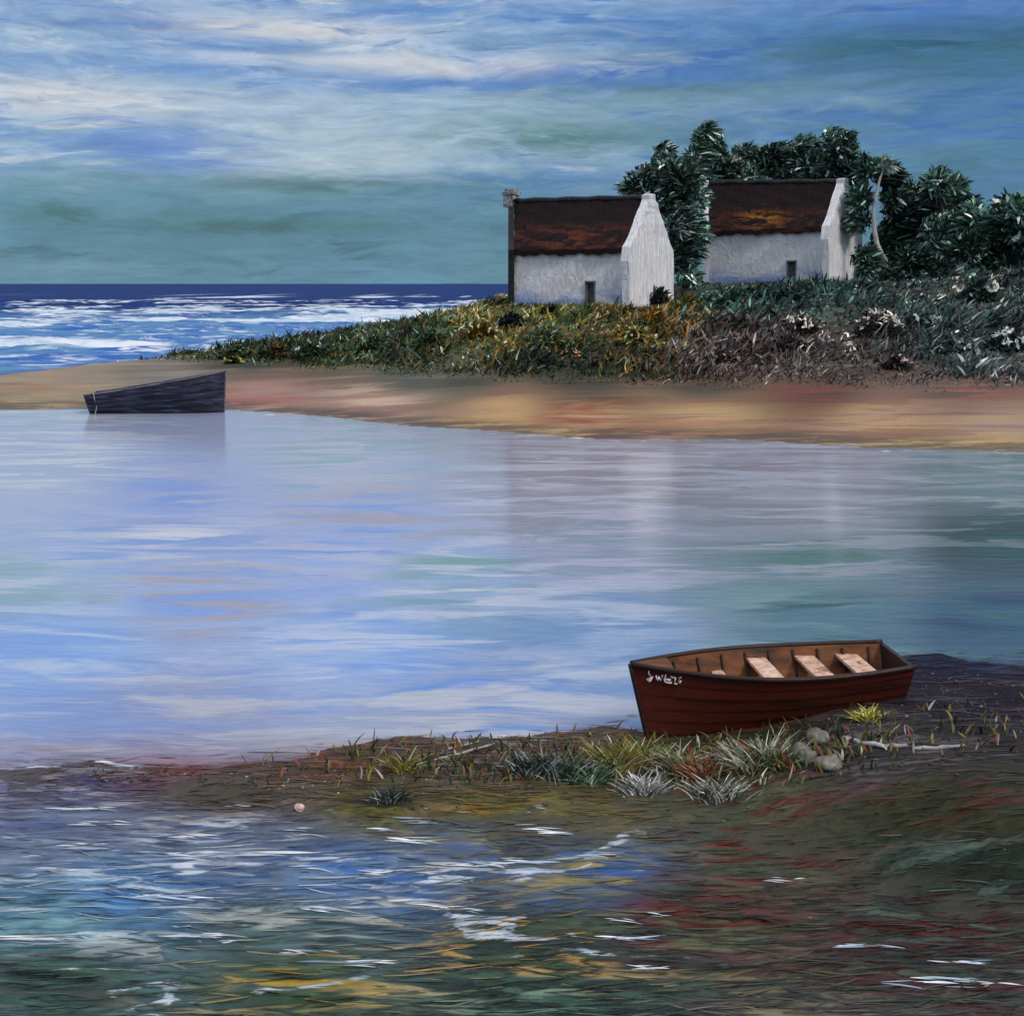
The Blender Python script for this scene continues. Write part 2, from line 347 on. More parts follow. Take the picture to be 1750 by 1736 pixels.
def steps(a, b, s0, s1):
    out = [a]
    while out[-1] < b:
        f = (out[-1]-a)/(b-a); out.append(out[-1]+s0+(s1-s0)*f)
    return out
def build_ground():
    ys = [-30000, -300, -20, 2]+steps(4, 20, .07, .12)+steps(20.3, 36, .8, .4)+steps(36.3, 72, .3, .35)+steps(72.5, 110, .5, 1.5)+[125, 160, 300, 2000, 40000]
    xr = steps(0, 9, .09, .09)+steps(9.15, 32, .18, .35)+[34, 38, 45, 60, 90, 150, 400, 3000, 40000]
    xs = [-v for v in xr[:0:-1]]+xr
    X, Y = np.meshgrid(np.array(xs, float), np.array(ys, float))
    x, y = X.ravel(), Y.ravel()
    z = height(x, y)
    z = np.where((y > 300) & (np.abs(x) > 500), -3, z); z = np.where(y > 250, -3.0, z); z = np.where(y < 1, -.4, z)
    yy = np.maximum(y, 3.0)
    px, py = topx(x, yy, z)
    A, B, K = palette(GP, np.clip(px, -200, 1950), np.clip(py, 470, 1800))
    sat = np.where(y < 24, 0, .17)[:, None]
    A, B, K = (q*(1-sat)+q.mean(1, keepdims=True)*sat for q in (A, B, K))
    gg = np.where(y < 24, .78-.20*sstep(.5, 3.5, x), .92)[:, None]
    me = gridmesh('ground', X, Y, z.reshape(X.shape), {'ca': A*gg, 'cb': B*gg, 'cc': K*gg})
    m, t, P = material('ground_cover')
    p = t.pos()
    w = t.vadd(p, t.vmul(t.noise(p, .9, 3, .5, 0, True), (.5, .5, 0), (-.25, -.25, 0)))
    dab = t.sep(t.voro(t.vmul(w, (1.5, 6.5, .5)), 1.0))
    n1 = t.noise(t.vmul(w, (1.0, 6.0, .3)), 1.0, 6, .64, .7)
    n2 = t.noise(t.vmul(w, (.9, 5.2, .3), (5, 2, 0)), 1.0, 6, .64, .8)
    far = t.step(22, 34, t.sep(p)[1])
    b1 = t.noise(t.vmul(w, (.13, .42, .2)), 1.0, 6, .62, .6); b2 = t.noise(t.vmul(w, (.11, .50, .2), (7, 3, 0)), 1.0, 6, .62, .6)
    def lerp(a, b): return t.add(t.mul(a, t.math('SUBTRACT', 1.0, far)), t.mul(b, far))
    col = t.mix(lerp(t.step(.43, .56, t.add(t.mul(n1, .85), t.mul(dab[0], .15))), t.step(.40, .58, b1)), t.attr('ca'), t.attr('cb'))
    col = t.mix(lerp(t.step(.51, .60, t.add(t.mul(n2, .88), t.mul(dab[1], .12))), t.mul(t.step(.50, .60, b2), .8)), col, t.attr('cc'))
    grain = t.noise(t.vmul(p, (9, 22, 9)), 1.0, 5, .7)
    col = t.mix(1.0, col, t.mix(far, t.ramp(grain, [(.30, (.52, .52, .52)), (.70, (1.5, 1.48, 1.45))]), t.ramp(grain, [(.28, (.78, .78, .78)), (.72, (1.22, 1.2, 1.18))])), 'MULTIPLY')
    zz = t.sep(p)[2]
    wet = t.step(.10, -.02, zz)
    wrack = t.mul(t.step(.22, .05, zz), t.step(.40, .52, t.noise(t.vmul(w, (.5, 1.8, 0)), 1.0, 5, .65)))
    col = t.mix(t.mul(wrack, .75), col, lin((70, 70, 62)))
    P(Base_Color=col, Roughness=t.math('SUBTRACT', .9, t.mul(wet, .3)), Specular_IOR_Level=.2)
    P(Normal=t.bump(t.add(t.mul(n1, 1.0), t.mul(grain, .35)), .6, .08))
    tag(link('ground', me, m), kind='structure')

def water_mat(name, gain, rough, fine):
    m, t, P = material(name)
    p = t.pos()
    w = t.vadd(p, t.vmul(t.noise(p, .35, 2, .5, 0, True), (1.2, .8, 0), (-.6, -.4, 0)))
    n1 = t.noise(t.vmul(w, (.22, .75, 1)), 1.0, 5, .6, .5)
    n2 = t.noise(t.vmul(w, (.30, 1.1, 1), (4, 7, 0)), 1.0, 5, .6, .5)
    k1 = t.noise(t.vmul(w, (.95, 6.2, 1), (4, 7, 0)), 1.0, 6, .62, .7)
    k2 = t.noise(t.vmul(w, (.85, 5.6, 1), (1, 3, 0)), 1.0, 6, .62, .8)
    dab = t.sep(t.voro(t.vmul(w, (1.6, 7.5, 1)), 1.0))
    near = t.attr('near', True)
    f1 = t.step(.42, .56, n1); f2 = t.step(.49, .60, n2)
    g1 = t.step(.43, .55, t.add(t.mul(k1, .88), t.mul(dab[0], .12))); g2 = t.step(.51, .60, t.add(t.mul(k2, .88), t.mul(dab[1], .12)))
    def sw(a, b): return t.add(t.mul(a, t.math('SUBTRACT', 1.0, near)), t.mul(b, near))
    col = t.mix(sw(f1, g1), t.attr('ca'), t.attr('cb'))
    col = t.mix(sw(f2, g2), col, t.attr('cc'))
    grain = t.noise(t.vmul(w, (2.2, 14, 1)), 1.0, 5, .7, .4)
    col = t.mix(1.0, col, t.mix(near, t.ramp(grain, [(.3, (.84, .84, .86)), (.7, (1.16, 1.16, 1.15))]), t.ramp(grain, [(.32, (.50, .50, .50)), (.68, (1.5, 1.5, 1.48))])), 'MULTIPLY')
    foam = t.step(.35, .75, t.add(t.attr('foam', True), t.mul(t.add(t.noise(t.vmul(w, (2.2, 9, 1), (3, 1, 0)), 1.0, 5, .7, .5), -.56), 2.6)))
    col = t.mix(t.mul(foam, .8), col, t.mix(t.step(.4, .6, grain), lin((150, 166, 182)), lin((206, 212, 218))))
    P(Base_Color=col, Roughness=t.add(t.mul(foam, .4), rough), IOR=1.333, Specular_IOR_Level=t.math('SUBTRACT', .42, t.mul(near, .2)))
    rip = t.noise(t.vmul(p, (1.2, 5.0, 1)), 1.0, 4, .6, .4)
    rip2 = t.noise(t.vmul(p, (5, 18, 1)), 1.0, 3, .6, .3)
    hgt = t.add(t.mul(rip, t.add(t.mul(near, 1.3), .35)), t.mul(rip2, t.add(t.mul(near, .35), .06)))
    P(Normal=t.bump(hgt, .35, .05))
    return m
def wave(x, y):
    a = (1-sstep(10.2, 11.6, y))*sstep(3, 6, y)
    wx = x+.35*(N1.fbm(x*.8, y*.8, 2)-.5)*2
    r1 = 1-np.abs(2*N1.fbm(wx*.55, y*2.3, 3)-1); r2 = 1-np.abs(2*N2.fbm(wx*1.5+4, y*5.0, 3)-1)
    return a*(.060*(r1**2-.4)+.022*(r2**2-.4)), r1, a
def build_water():
    ys = [-30000, -200, -8, 0, 3]+steps(5.5, 13.2, .028, .04)+steps(13.3, 20, .08, .2)+steps(20.3, 56, .3, .6)
    xr = steps(0, 6.2, .042, .042)+steps(6.4, 30, .3, .8)+[35, 50, 90, 200, 1000, 30000]
    xs = [-v for v in xr[:0:-1]]+xr
    X, Y = np.meshgrid(np.array(xs, float), np.array(ys, float))
    x, y = X.ravel(), Y.ravel()
    near = 1-sstep(11.6, 13.2, y-np.clip(x, -6, 8)*.0)
    z, r1, am = wave(x, y)
    foam = am*sstep(.90, .985, r1)*sstep(.42, .64, N3.fbm(x*.6, y*1.4, 3))*.95
    foam = foam*(.25+.75*sstep(3.0, 0.0, x))
    yy = np.maximum(y, 3.0); px, py = topx(x, yy, 0*x)
    pxc, pyc = np.clip(px, -200, 1950), np.clip(py, 690, 1800)
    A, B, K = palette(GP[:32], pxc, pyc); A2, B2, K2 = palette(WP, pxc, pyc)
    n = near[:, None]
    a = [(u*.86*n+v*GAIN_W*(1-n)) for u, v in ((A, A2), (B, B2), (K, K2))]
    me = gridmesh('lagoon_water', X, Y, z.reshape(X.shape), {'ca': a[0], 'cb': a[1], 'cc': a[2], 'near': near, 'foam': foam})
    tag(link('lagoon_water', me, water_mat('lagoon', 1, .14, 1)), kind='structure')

def build_sea():
    ys = [57]+steps(60, 130, .35, .55)+steps(131, 330, .8, 2.5)+[345, 380, 430, 500, 650, 900, 1500, 3000, 8000, 20000, 45000]
    xs = [-45000, -8000, -1500, -500, -250, -180]+list(np.arange(-140, 30, .5))+[40, 60, 100, 200, 500, 1500, 8000, 45000]
    X, Y = np.meshgrid(np.array(xs, float), np.array(ys, float))
    x, y = X.ravel(), Y.ravel()
    wx = x+6*(N1.fbm(x*.05, y*.05, 2)-.5)
    r = 1-np.abs(2*N1.fbm(wx*.045, y*.16, 3)-1); r2 = 1-np.abs(2*N2.fbm(wx*.16, y*.5, 3)-1)
    amp = sstep(66, 85, y)*sstep(600, 250, y)
    z = amp*(.85*(r**2-.45)+.40*(r2**2-.4))
    shore = interp(x, SEA)
    s = y-shore
    surf = sstep(190, 60, s)*sstep(-6, 6, s)
    foam = np.clip(surf*(.36+.64*sstep(.40, .62, N3.fbm(wx*.05, y*.055, 4)))+sstep(.86, .96, r)*sstep(.40, .6, N2.fbm(x*.03, y*.05, 2))*(.8-.2*surf), 0, 1)
    for (px, py, wpx, h) in ((262, 514, 60, 2.2), (405, 508, 90, 3.5), (790, 518, 55, 2.0), (640, 508, 40, 3), (90, 522, 60, 2.2)):
        q = at(px, py, .0); ww = wpx/F*q.y
        foam = np.maximum(foam, 1.1*np.exp(-((x-q.x)/ww)**2-((y-q.y)/(h*q.y/110))**2))
    foam *= (y < 520)
    me = gridmesh('sea_water', X, Y, z.reshape(X.shape), {'foam': foam, 'surf': surf})
    m, t, P = material('sea')
    p = t.pos()
    k = t.noise(t.vmul(p, (.10, .30, .2)), 1.0, 5, .65, .7); k2 = t.noise(t.vmul(p, (.35, 1.1, .3)), 1.0, 5, .65, .6)
    dist = t.sep(p)[1]
    deep = t.mix(t.step(.38, .62, k), lin((8, 46, 112)), lin((5, 28, 82)))
    deep = t.mix(t.step(.56, .68, k2), deep, lin((24, 82, 150)))
    shal = t.mix(t.step(.42, .60, k), lin((88, 132, 172)), lin((50, 96, 170)))
    shal = t.mix(t.step(.55, .66, k2), shal, lin((120, 160, 178)))
    col = t.mix(t.attr('surf', True), deep, shal)
    fm = t.step(.38, .70, t.add(t.attr('foam', True), t.add(t.mul(t.add(k2, -.5), 1.6), t.mul(t.add(k, -.5), 1.2))))
    col = t.mix(fm, col, t.mix(t.step(.40, .60, t.noise(t.vmul(p, (.25, .5, .3), (9, 2, 0)), 1.0, 5, .65)), lin((168, 190, 206)), lin((216, 221, 228))))
    P(Base_Color=col, Roughness=.5, IOR=1.33, Specular_IOR_Level=.03)
    P(Normal=t.bump(k2, .5, .3))
    tag(link('sea_water', me, m), kind='structure')

# ------------------------------------------------------------------ shared materials
def leaf_mat():
    m, t, P = material('leaf')
    c = t.attr('Col'); n = t.noise(t.pos(), 3.0, 3, .6)
    c = t.mix(1.0, c, t.ramp(n, [(.3, (.7, .7, .7)), (.7, (1.3, 1.3, 1.3))]), 'MULTIPLY')
    P(Base_Color=c, Roughness=.6, Specular_IOR_Level=.25); return m
def plain(name, stops, sc=(1, 1, 1), scale=1.0, rough=.7, bump=.4, bd=.03, dist=.5, det=5, spec=.3):
    m, t, P = material(name)
    v = t.vmul(t.obj(), sc); n = t.noise(v, scale, det, .65, dist)
    P(Base_Color=t.ramp(n, [(p, lin(c)) for p, c in stops]), Roughness=rough, Specular_IOR_Level=spec)
    P(Normal=t.bump(n, bump, bd)); return m
M = {}
def build_mats():
    M['leaf'] = leaf_mat()
    M['bark'] = plain('bark', [(.3, (22, 22, 22)), (.6, (48, 46, 44)), (.8, (78, 78, 74))], (4, 4, .8), 2)
    M['pale_bark'] = plain('pale_bark', [(.3, (120, 122, 118)), (.7, (190, 192, 186))], (4, 4, .8), 2)
    # lime plaster laid on thick
    m, t, P = material('lime_plaster'); o = t.obj()
    n = t.noise(t.vmul(o, (2.2, 2.2, .9)), 1.6, 6, .7, .8); n2 = t.noise(t.vmul(o, (.25, .25, .9)), 1.0, 4, .6, .4)
    c = t.ramp(n, [(.25, (.68, .68, .71)), (.5, (.82, .81, .82)), (.75, (.88, .87, .87))])
    low = t.mul(t.step(1.5, .2, t.sep(o)[2]), t.step(.36, .56, n2))
    c = t.mix(t.mul(low, .85), c, lin((112, 146, 208)))
    P(Base_Color=c, Roughness=.8, Normal=t.bump(n, 1.0, .22)); M['plaster'] = m
    m, t, P = material('gable_plaster'); o = t.obj()
    n = t.noise(t.vmul(o, (3.2, 3.2, .55)), 1.4, 5, .62, 1.2)
    P(Base_Color=t.ramp(n, [(.25, (.72, .72, .75)), (.5, (.86, .85, .86)), (.75, (.90, .89, .89))]), Roughness=.75, Normal=t.bump(n, 1.0, .24)); M['gable'] = m
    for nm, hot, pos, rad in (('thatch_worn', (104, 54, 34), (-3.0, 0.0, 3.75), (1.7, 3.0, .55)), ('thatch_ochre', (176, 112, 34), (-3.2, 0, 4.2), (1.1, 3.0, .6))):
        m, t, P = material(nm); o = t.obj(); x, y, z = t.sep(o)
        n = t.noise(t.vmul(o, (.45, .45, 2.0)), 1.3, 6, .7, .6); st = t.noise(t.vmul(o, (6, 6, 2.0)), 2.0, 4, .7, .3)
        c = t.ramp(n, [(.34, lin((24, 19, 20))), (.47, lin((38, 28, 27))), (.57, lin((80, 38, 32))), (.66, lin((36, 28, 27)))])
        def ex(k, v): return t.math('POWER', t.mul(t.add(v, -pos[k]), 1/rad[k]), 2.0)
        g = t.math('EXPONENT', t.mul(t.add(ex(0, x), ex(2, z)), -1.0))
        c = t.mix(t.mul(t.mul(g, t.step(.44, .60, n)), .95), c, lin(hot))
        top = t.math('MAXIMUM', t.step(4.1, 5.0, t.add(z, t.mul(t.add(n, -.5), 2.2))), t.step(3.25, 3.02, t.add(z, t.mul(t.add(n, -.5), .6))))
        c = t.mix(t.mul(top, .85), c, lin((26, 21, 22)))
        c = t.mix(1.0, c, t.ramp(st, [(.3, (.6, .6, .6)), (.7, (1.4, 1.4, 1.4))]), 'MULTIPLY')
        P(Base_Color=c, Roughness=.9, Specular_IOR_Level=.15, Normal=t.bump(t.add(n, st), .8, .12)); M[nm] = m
    M['tar_and_shade'] = plain('tarred_ridge_shaded_gable', [(.3, (20, 22, 24)), (.6, (38, 40, 42)), (.85, (110, 112, 116))], (2, 2, 2), 2.2, bd=.1)  # dark ridge colour, also painted shade on the left cottage's far gable
    M['soot'] = plain('sooty_plaster', [(.35, (40, 40, 42)), (.55, (150, 150, 152)), (.8, (215, 212, 212))], (1.5, 1.5, 1.5), 1.6, bd=.1)
    M['door'] = plain('door_boards', [(.3, (40, 40, 42)), (.55, (78, 78, 80)), (.8, (140, 142, 145))], (5, 5, 1.2), 2)
    M['frame'] = plain('frame_wood', [(.3, (60, 60, 62)), (.7, (120, 120, 122))], (4, 4, 1), 2)
    M['iron'] = plain('old_iron', [(.3, (20, 18, 18)), (.7, (60, 50, 44))], (4, 4, 4), 2)
    M['redhull'] = plain('red_brown_hull_paint', [(.28, (36, 20, 17)), (.46, (76, 30, 21)), (.60, (92, 35, 22)), (.76, (50, 27, 21))], (.6, 1, 4.5), 1.7, rough=.5, bump=.25, bd=.015)
    M['rail'] = plain('dark_rail', [(.3, (26, 16, 16)), (.7, (58, 34, 28))], (1, 1, 5), 2, rough=.5)
    M['inner'] = plain('bare_inner_boards', [(.28, (46, 28, 20)), (.45, (92, 54, 28)), (.6, (116, 70, 34)), (.78, (170, 132, 104))], (1.1, 5, 5), 1.4, bd=.012)
    M['floor'] = plain('floor_boards', [(.28, (52, 30, 24)), (.48, (96, 58, 38)), (.75, (170, 134, 112))], (1, 7, 3), 1.5)
    M['seat'] = plain('peeling_pale_paint', [(.36, (112, 70, 44)), (.46, (190, 150, 126)), (.7, (226, 198, 180))], (4, 3.5, 3), 1.8, bd=.01)
    M['letter'] = plain('white_lettering', [(.3, (220, 190, 190)), (.7, (250, 240, 238))], (3, 3, 3), 4)
    M['blackhull'] = plain('black_hull_paint', [(.30, (16, 16, 22)), (.46, (30, 30, 42)), (.58, (50, 52, 74)), (.70, (84, 88, 112)), (.78, (36, 34, 44))], (.7, 1, 5), 1.5, rough=.55, bump=.8, bd=.06)
    M['greyrail'] = plain('grey_rail', [(.3, (60, 60, 70)), (.7, (120, 120, 128))], (1, 1, 4), 2)
    M['stone'] = plain('pale_stone', [(.3, (62, 60, 54)), (.5, (112, 108, 98)), (.75, (160, 154, 146))], (6, 6, 6), 1.5)
    M['pinkstone'] = plain('pink_stone', [(.3, (176, 140, 132)), (.7, (222, 196, 188))], (6, 6, 6), 1.5)
    M['darkstone'] = plain('dark_stone', [(.3, (34, 34, 40)), (.7, (84, 84, 90))], (6, 6, 6), 1.5)
    M['drift'] = plain('driftwood', [(.3, (120, 116, 116)), (.6, (180, 176, 176)), (.8, (214, 210, 208))], (1, 6, 6), 1.8)
    M['rope'] = plain('rope', [(.3, (170, 172, 178)), (.7, (225, 226, 230))], (20, 20, 20), 2)
    M['foam'] = plain('foam', [(.3, (190, 198, 206)), (.7, (236, 238, 240))], (6, 18, 6), 1.0, rough=.6)

# ------------------------------------------------------------------ cottages
def cottage(name, label, FR, g, L, W, zb, ze, zr, mats, door_t, gable_left_dark):
    """FR the front corner beside the right gable, g the direction of that gable in plan; the far end follows the old skewed wall."""
    root = empty(name, (FR.x, FR.y, zb)); tag(root, label, 'cottage')
    g = Vector((math.sin(g), math.cos(g), 0)); u = Vector((-g.y, g.x, 0)); up = Vector((0, 0, 1))   # u runs along the front, to the left
    n = -g                                               # front normal
    he, hr = ze-zb, zr-zb
    def pt(a, b, h): return u*a+g*b+up*h
    # skewed left end: its wall points straight away from the viewer
    FLp = Vector((FR.x, FR.y, 0))+u*L
    vdir = Vector((FLp.x, FLp.y, 0)).normalized()
    k = vdir.dot(u)/vdir.dot(g)                          # a-shift per metre of depth
    def aL(b): return L+k*b
    base = -.5; skew = mats['skew']
    dw, dh = .50, 1.36
    da = L*door_t
    # front wall with its opening, back wall
    V = []; fs = []
    acc = (V, fs)
    th = .34
    xs = [0.0, da-dw/2, da+dw/2, L]
    def quad(*p):
        o = len(V); V.extend(p); fs.append(tuple(range(o, o+len(p))))
    def sub(a0, a1, z0, z1, b=0, nn=6, mm=5):
        for i in range(nn):
            for j in range(mm):
                A0 = a0+(a1-a0)*i/nn; A1 = a0+(a1-a0)*(i+1)/nn; Z0 = z0+(z1-z0)*j/mm; Z1 = z0+(z1-z0)*(j+1)/mm
                quad(*[pt(a, b+.05*math.sin(a*1.7+z_*2.3), z_) for a, z_ in ((A1, Z0), (A0, Z0), (A0, Z1), (A1, Z1))])
    sub(xs[0], xs[1], base, he+.15); sub(xs[2], xs[3], base, he+.15); sub(xs[1], xs[2], dh, he+.15); sub(xs[1], xs[2], base, 0.02, nn=1, mm=1)
    for a in (xs[1], xs[2]): quad(pt(a, -.06, 0), pt(a, th, 0), pt(a, th, dh), pt(a, -.06, dh))
    quad(pt(xs[1], -.06, dh), pt(xs[2], -.06, dh), pt(xs[2], th, dh), pt(xs[1], th, dh))
    quad(pt(0, W, base), pt(aL(W), W, base), pt(aL(W), W, he), pt(0, W, he))
    link('wall', pymesh('wall', V, fs), M['plaster'], root, False)
    # door
    d = link('door', pymesh('door', *boxm(pt(da, .16, dh/2), u, g, up, dw-.02, .06, dh-.02)), M['door'], root, False)
    fr = ([], [])
    for a in (xs[1]-.02, xs[2]+.02): addm(fr, *boxm(pt(a, -.02, dh/2), u, g, up, .07, .16, dh))
    addm(fr, *boxm(pt(da, -.02, dh+.045), u, g, up, dw+.14, .18, .09))
    link('door_frame', pymesh('door_frame', *fr), M['frame'], d, False)
    hd = ([], []); addm(hd, *boxm(pt(da-.2, .10, .75), u, g, up, .05, .08, .14)); link('handle', pymesh('handle', *hd), M['iron'], d, False)
    # gables: thick irregular slabs that stand above the roof
    def gable(nm, a0f, t0, t1, mat, seed, rise, fw, bulge):
        out = []
        b_f, b_b = -fw, W+fw
        prof = [(b_f, base), (b_f-bulge*.4, he*.5), (b_f-bulge, he*.86), (b_f-.05, he+.25)]
        apex = W/2
        for i in range(1, 8):
            f = i/8; prof.append((b_f+(apex-.36-b_f)*f, he+.25+(hr+rise-he-.25)*f))
        prof += [(apex-.36, hr+rise), (apex-.34, hr+rise+.30), (apex, hr+rise+.34), (apex+.34, hr+rise+.28), (apex+.36, hr+rise)]
        for i in range(7, 0, -1):
            f = i/8; prof.append((b_b+(apex+.36-b_b)*f, he+.25+(hr+rise-he-.25)*f))
        prof += [(b_b+.05, he+.2), (b_b+bulge*.5, he*.7), (b_b, base)]
        rs = random.Random(seed)
        prof = [(b+rs.uniform(-.06, .06), z+rs.uniform(-.05, .05)*(z > 0)) for b, z in prof]
        bm = bmesh.new()
        va = [bm.verts.new(pt(a0f(b)+t0+rs.uniform(-.03, .03), b, z)) for b, z in prof]
        vb = [bm.verts.new(pt(a0f(b)+t1, b, z)) for b, z in prof]
        m_ = len(prof)
        bm.faces.new(va); bm.faces.new(vb[::-1])
        for i in range(m_): bm.faces.new((va[i], vb[i], vb[(i+1) % m_], va[(i+1) % m_]))
        bmesh.ops.recalc_face_normals(bm, faces=bm.faces)
        bmesh.ops.triangulate(bm, faces=[f for f in bm.faces if len(f.verts) > 4])
        me = bpy.data.meshes.new(nm); bm.to_mesh(me); bm.free()
        return link(nm, me, mat, root, False)
    o = gable('gable', lambda b: 0.0, -.42, 0.06, M['gable'], 3, .12, .22, .28)
    # a rounded chimney stub on the far gable
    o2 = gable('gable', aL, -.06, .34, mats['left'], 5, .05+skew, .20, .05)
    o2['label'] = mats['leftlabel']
    ch = ([], [])
    ca = aL(W/2)+.14
    for i, (w_, h0, h1) in enumerate(((.76, -.3, .42), (.92, .42, .56), (.64, .56, .74))):
        addm(ch, *boxm(pt(ca, W/2, hr+.2+skew+(h0+h1)/2), u, g, up, w_*.8, w_, h1-h0-.004))
    if mats['chimney']:
        c_ = link('chimney', pymesh('chimney', *ch), M['soot'], root, False)
    # thatched roof: two thick slabs meeting under a ridge roll
    rb = ([], [])
    for side in (0, 1):
        nn, mm = 28, 12
        def rp(i, j, top):
            f = j/mm
            b = (W/2)*f if side == 0 else W-(W/2)*f
            eav = -.20 if side == 0 else W+.20
            b = eav+(W/2-eav)*f
            a = .07+(aL(b)-.07-.07)*(i/nn)
            h = he+.02-.10+(hr-he+.10)*f
            h += skew*f*(i/nn)
            h += .05*math.sin(i*1.9+j*.8)*(f < 1)+.04*math.sin(i*.7-j*1.7+side)
            if top: h += .30-.04*f
            return pt(a, b, h)
        for top in (0, 1):
            for i in range(nn):
                for j in range(mm):
                    q = [rp(i, j, top), rp(i+1, j, top), rp(i+1, j+1, top), rp(i, j+1, top)]
                    addm(rb, q, [(0, 1, 2, 3)])
        for i in range(nn): addm(rb, [rp(i, 0, 0), rp(i+1, 0, 0), rp(i+1, 0, 1), rp(i, 0, 1)], [(0, 1, 2, 3)])
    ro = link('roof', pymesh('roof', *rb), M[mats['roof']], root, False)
    pts = [pt(.1+(aL(W/2)-.2)*i/12, W/2, hr+.26+skew*i/12+.03*math.sin(i*2.1)) for i in range(13)]
    link('ridge_roll', pymesh('ridge_roll', *tube(pts, [.17]*13, 10)), M['tar_and_shade'], ro)
    return root

# ------------------------------------------------------------------ boats
def hull_parts(L, beam, gun, keel, rake, trake, fine, bow_pow=.75, stern_w=.8, lap=.0, planks=6):
    """Half sections from keel to gunwale; x runs from the stem (0) to the transom (L)."""
    def half(t):
        e = min(1, t/.55); b = beam/2*(1-(1-e)**2)**bow_pow if t < .55 else beam/2*(1-(1-stern_w)*((t-.55)/.45)**2)
        return max(b, .012)
    def P(t, s, side, inset=0.0):
        zg, zk = gun(t), keel(t)
        z = zk+(zg-zk)*s
        b = half(t)*(s**fine*.72+.28*s)
        if inset == 0 and lap: b += lap*(1-(s*planks) % 1.0)*min(1, t*12)*(s < .999)
        b = max(b-inset, .004)
        x = t*L-rake*(s)*(1-t)**4+rake*(1-t)**4*0+trake*s*t**6
        return Vector((x+inset*1.2*(1-t)**6, side*b, z+inset*.9*(1-s)))
    return half, P
def sheet(P, side, inset, ns, nv, s0=0.0, t0=0.0, t1=1.0):
    V = [P(t0+(t1-t0)*i/ns, s0+(1-s0)*j/nv, side, inset) for i in range(ns+1) for j in range(nv+1)]
    fs = [(i*(nv+1)+j, (i+1)*(nv+1)+j, (i+1)*(nv+1)+j+1, i*(nv+1)+j+1) for i in range(ns) for j in range(nv)]
    if side < 0: fs = [f[::-1] for f in fs]
    return V, fs
def make_boat(root, L, beam, gun, keel, rake, trake, fine, mh, mr, mi, ns=36, nv=42, stern_w=.8, rail_r=.028, bow_pow=.75, lap=.01):
    half, P = hull_parts(L, beam, gun, keel, rake, trake, fine, bow_pow, stern_w, lap)
    a = ([], [])
    for sd in (1, -1): addm(a, *sheet(P, sd, 0, ns, nv))
    # transom
    tr = [P(1, j/nv, 1) for j in range(nv+1)]; tl = [P(1, j/nv, -1) for j in range(nv, -1, -1)]
    hull = link('hull', pymesh('hull', *a), mh, root)
    tv = tr+tl; n = len(tv)
    tb = [v+Vector((-.04, 0, 0)) for v in tv]
    fs = [tuple(range(n)), tuple(range(2*n-1, n-1, -1))]+[(i, i+n, (i+1) % n+n, (i+1) % n) for i in range(n)]
    link('transom', pymesh('transom', [v+Vector((.004, 0, 0)) for v in tv]+tb, fs), mr, root, False)
    b = ([], [])
    for sd in (1, -1):
        V, fs = sheet(P, sd, .035, ns, nv, t0=.015, t1=.985); addm(b, V, [f[::-1] for f in fs])
    lining = link('lining', pymesh('lining', *b), mi, root)
    for sd in (1, -1):
        path = [P(i/40, 1, sd)+Vector((0, sd*.008, .004)) for i in range(41)]
        V, fs = tube(path, [rail_r]*41, 8); link('gunwale', pymesh('gunwale', V, fs), mr, root)
    st = [P(0, j/8, 1)*1.0 for j in range(9)]
    st = [Vector((v.x-.012, 0, v.z)) for v in st]
    link('stem', pymesh('stem', *tube(st, [.026]*9, 8)), mr, root)
    return half, P
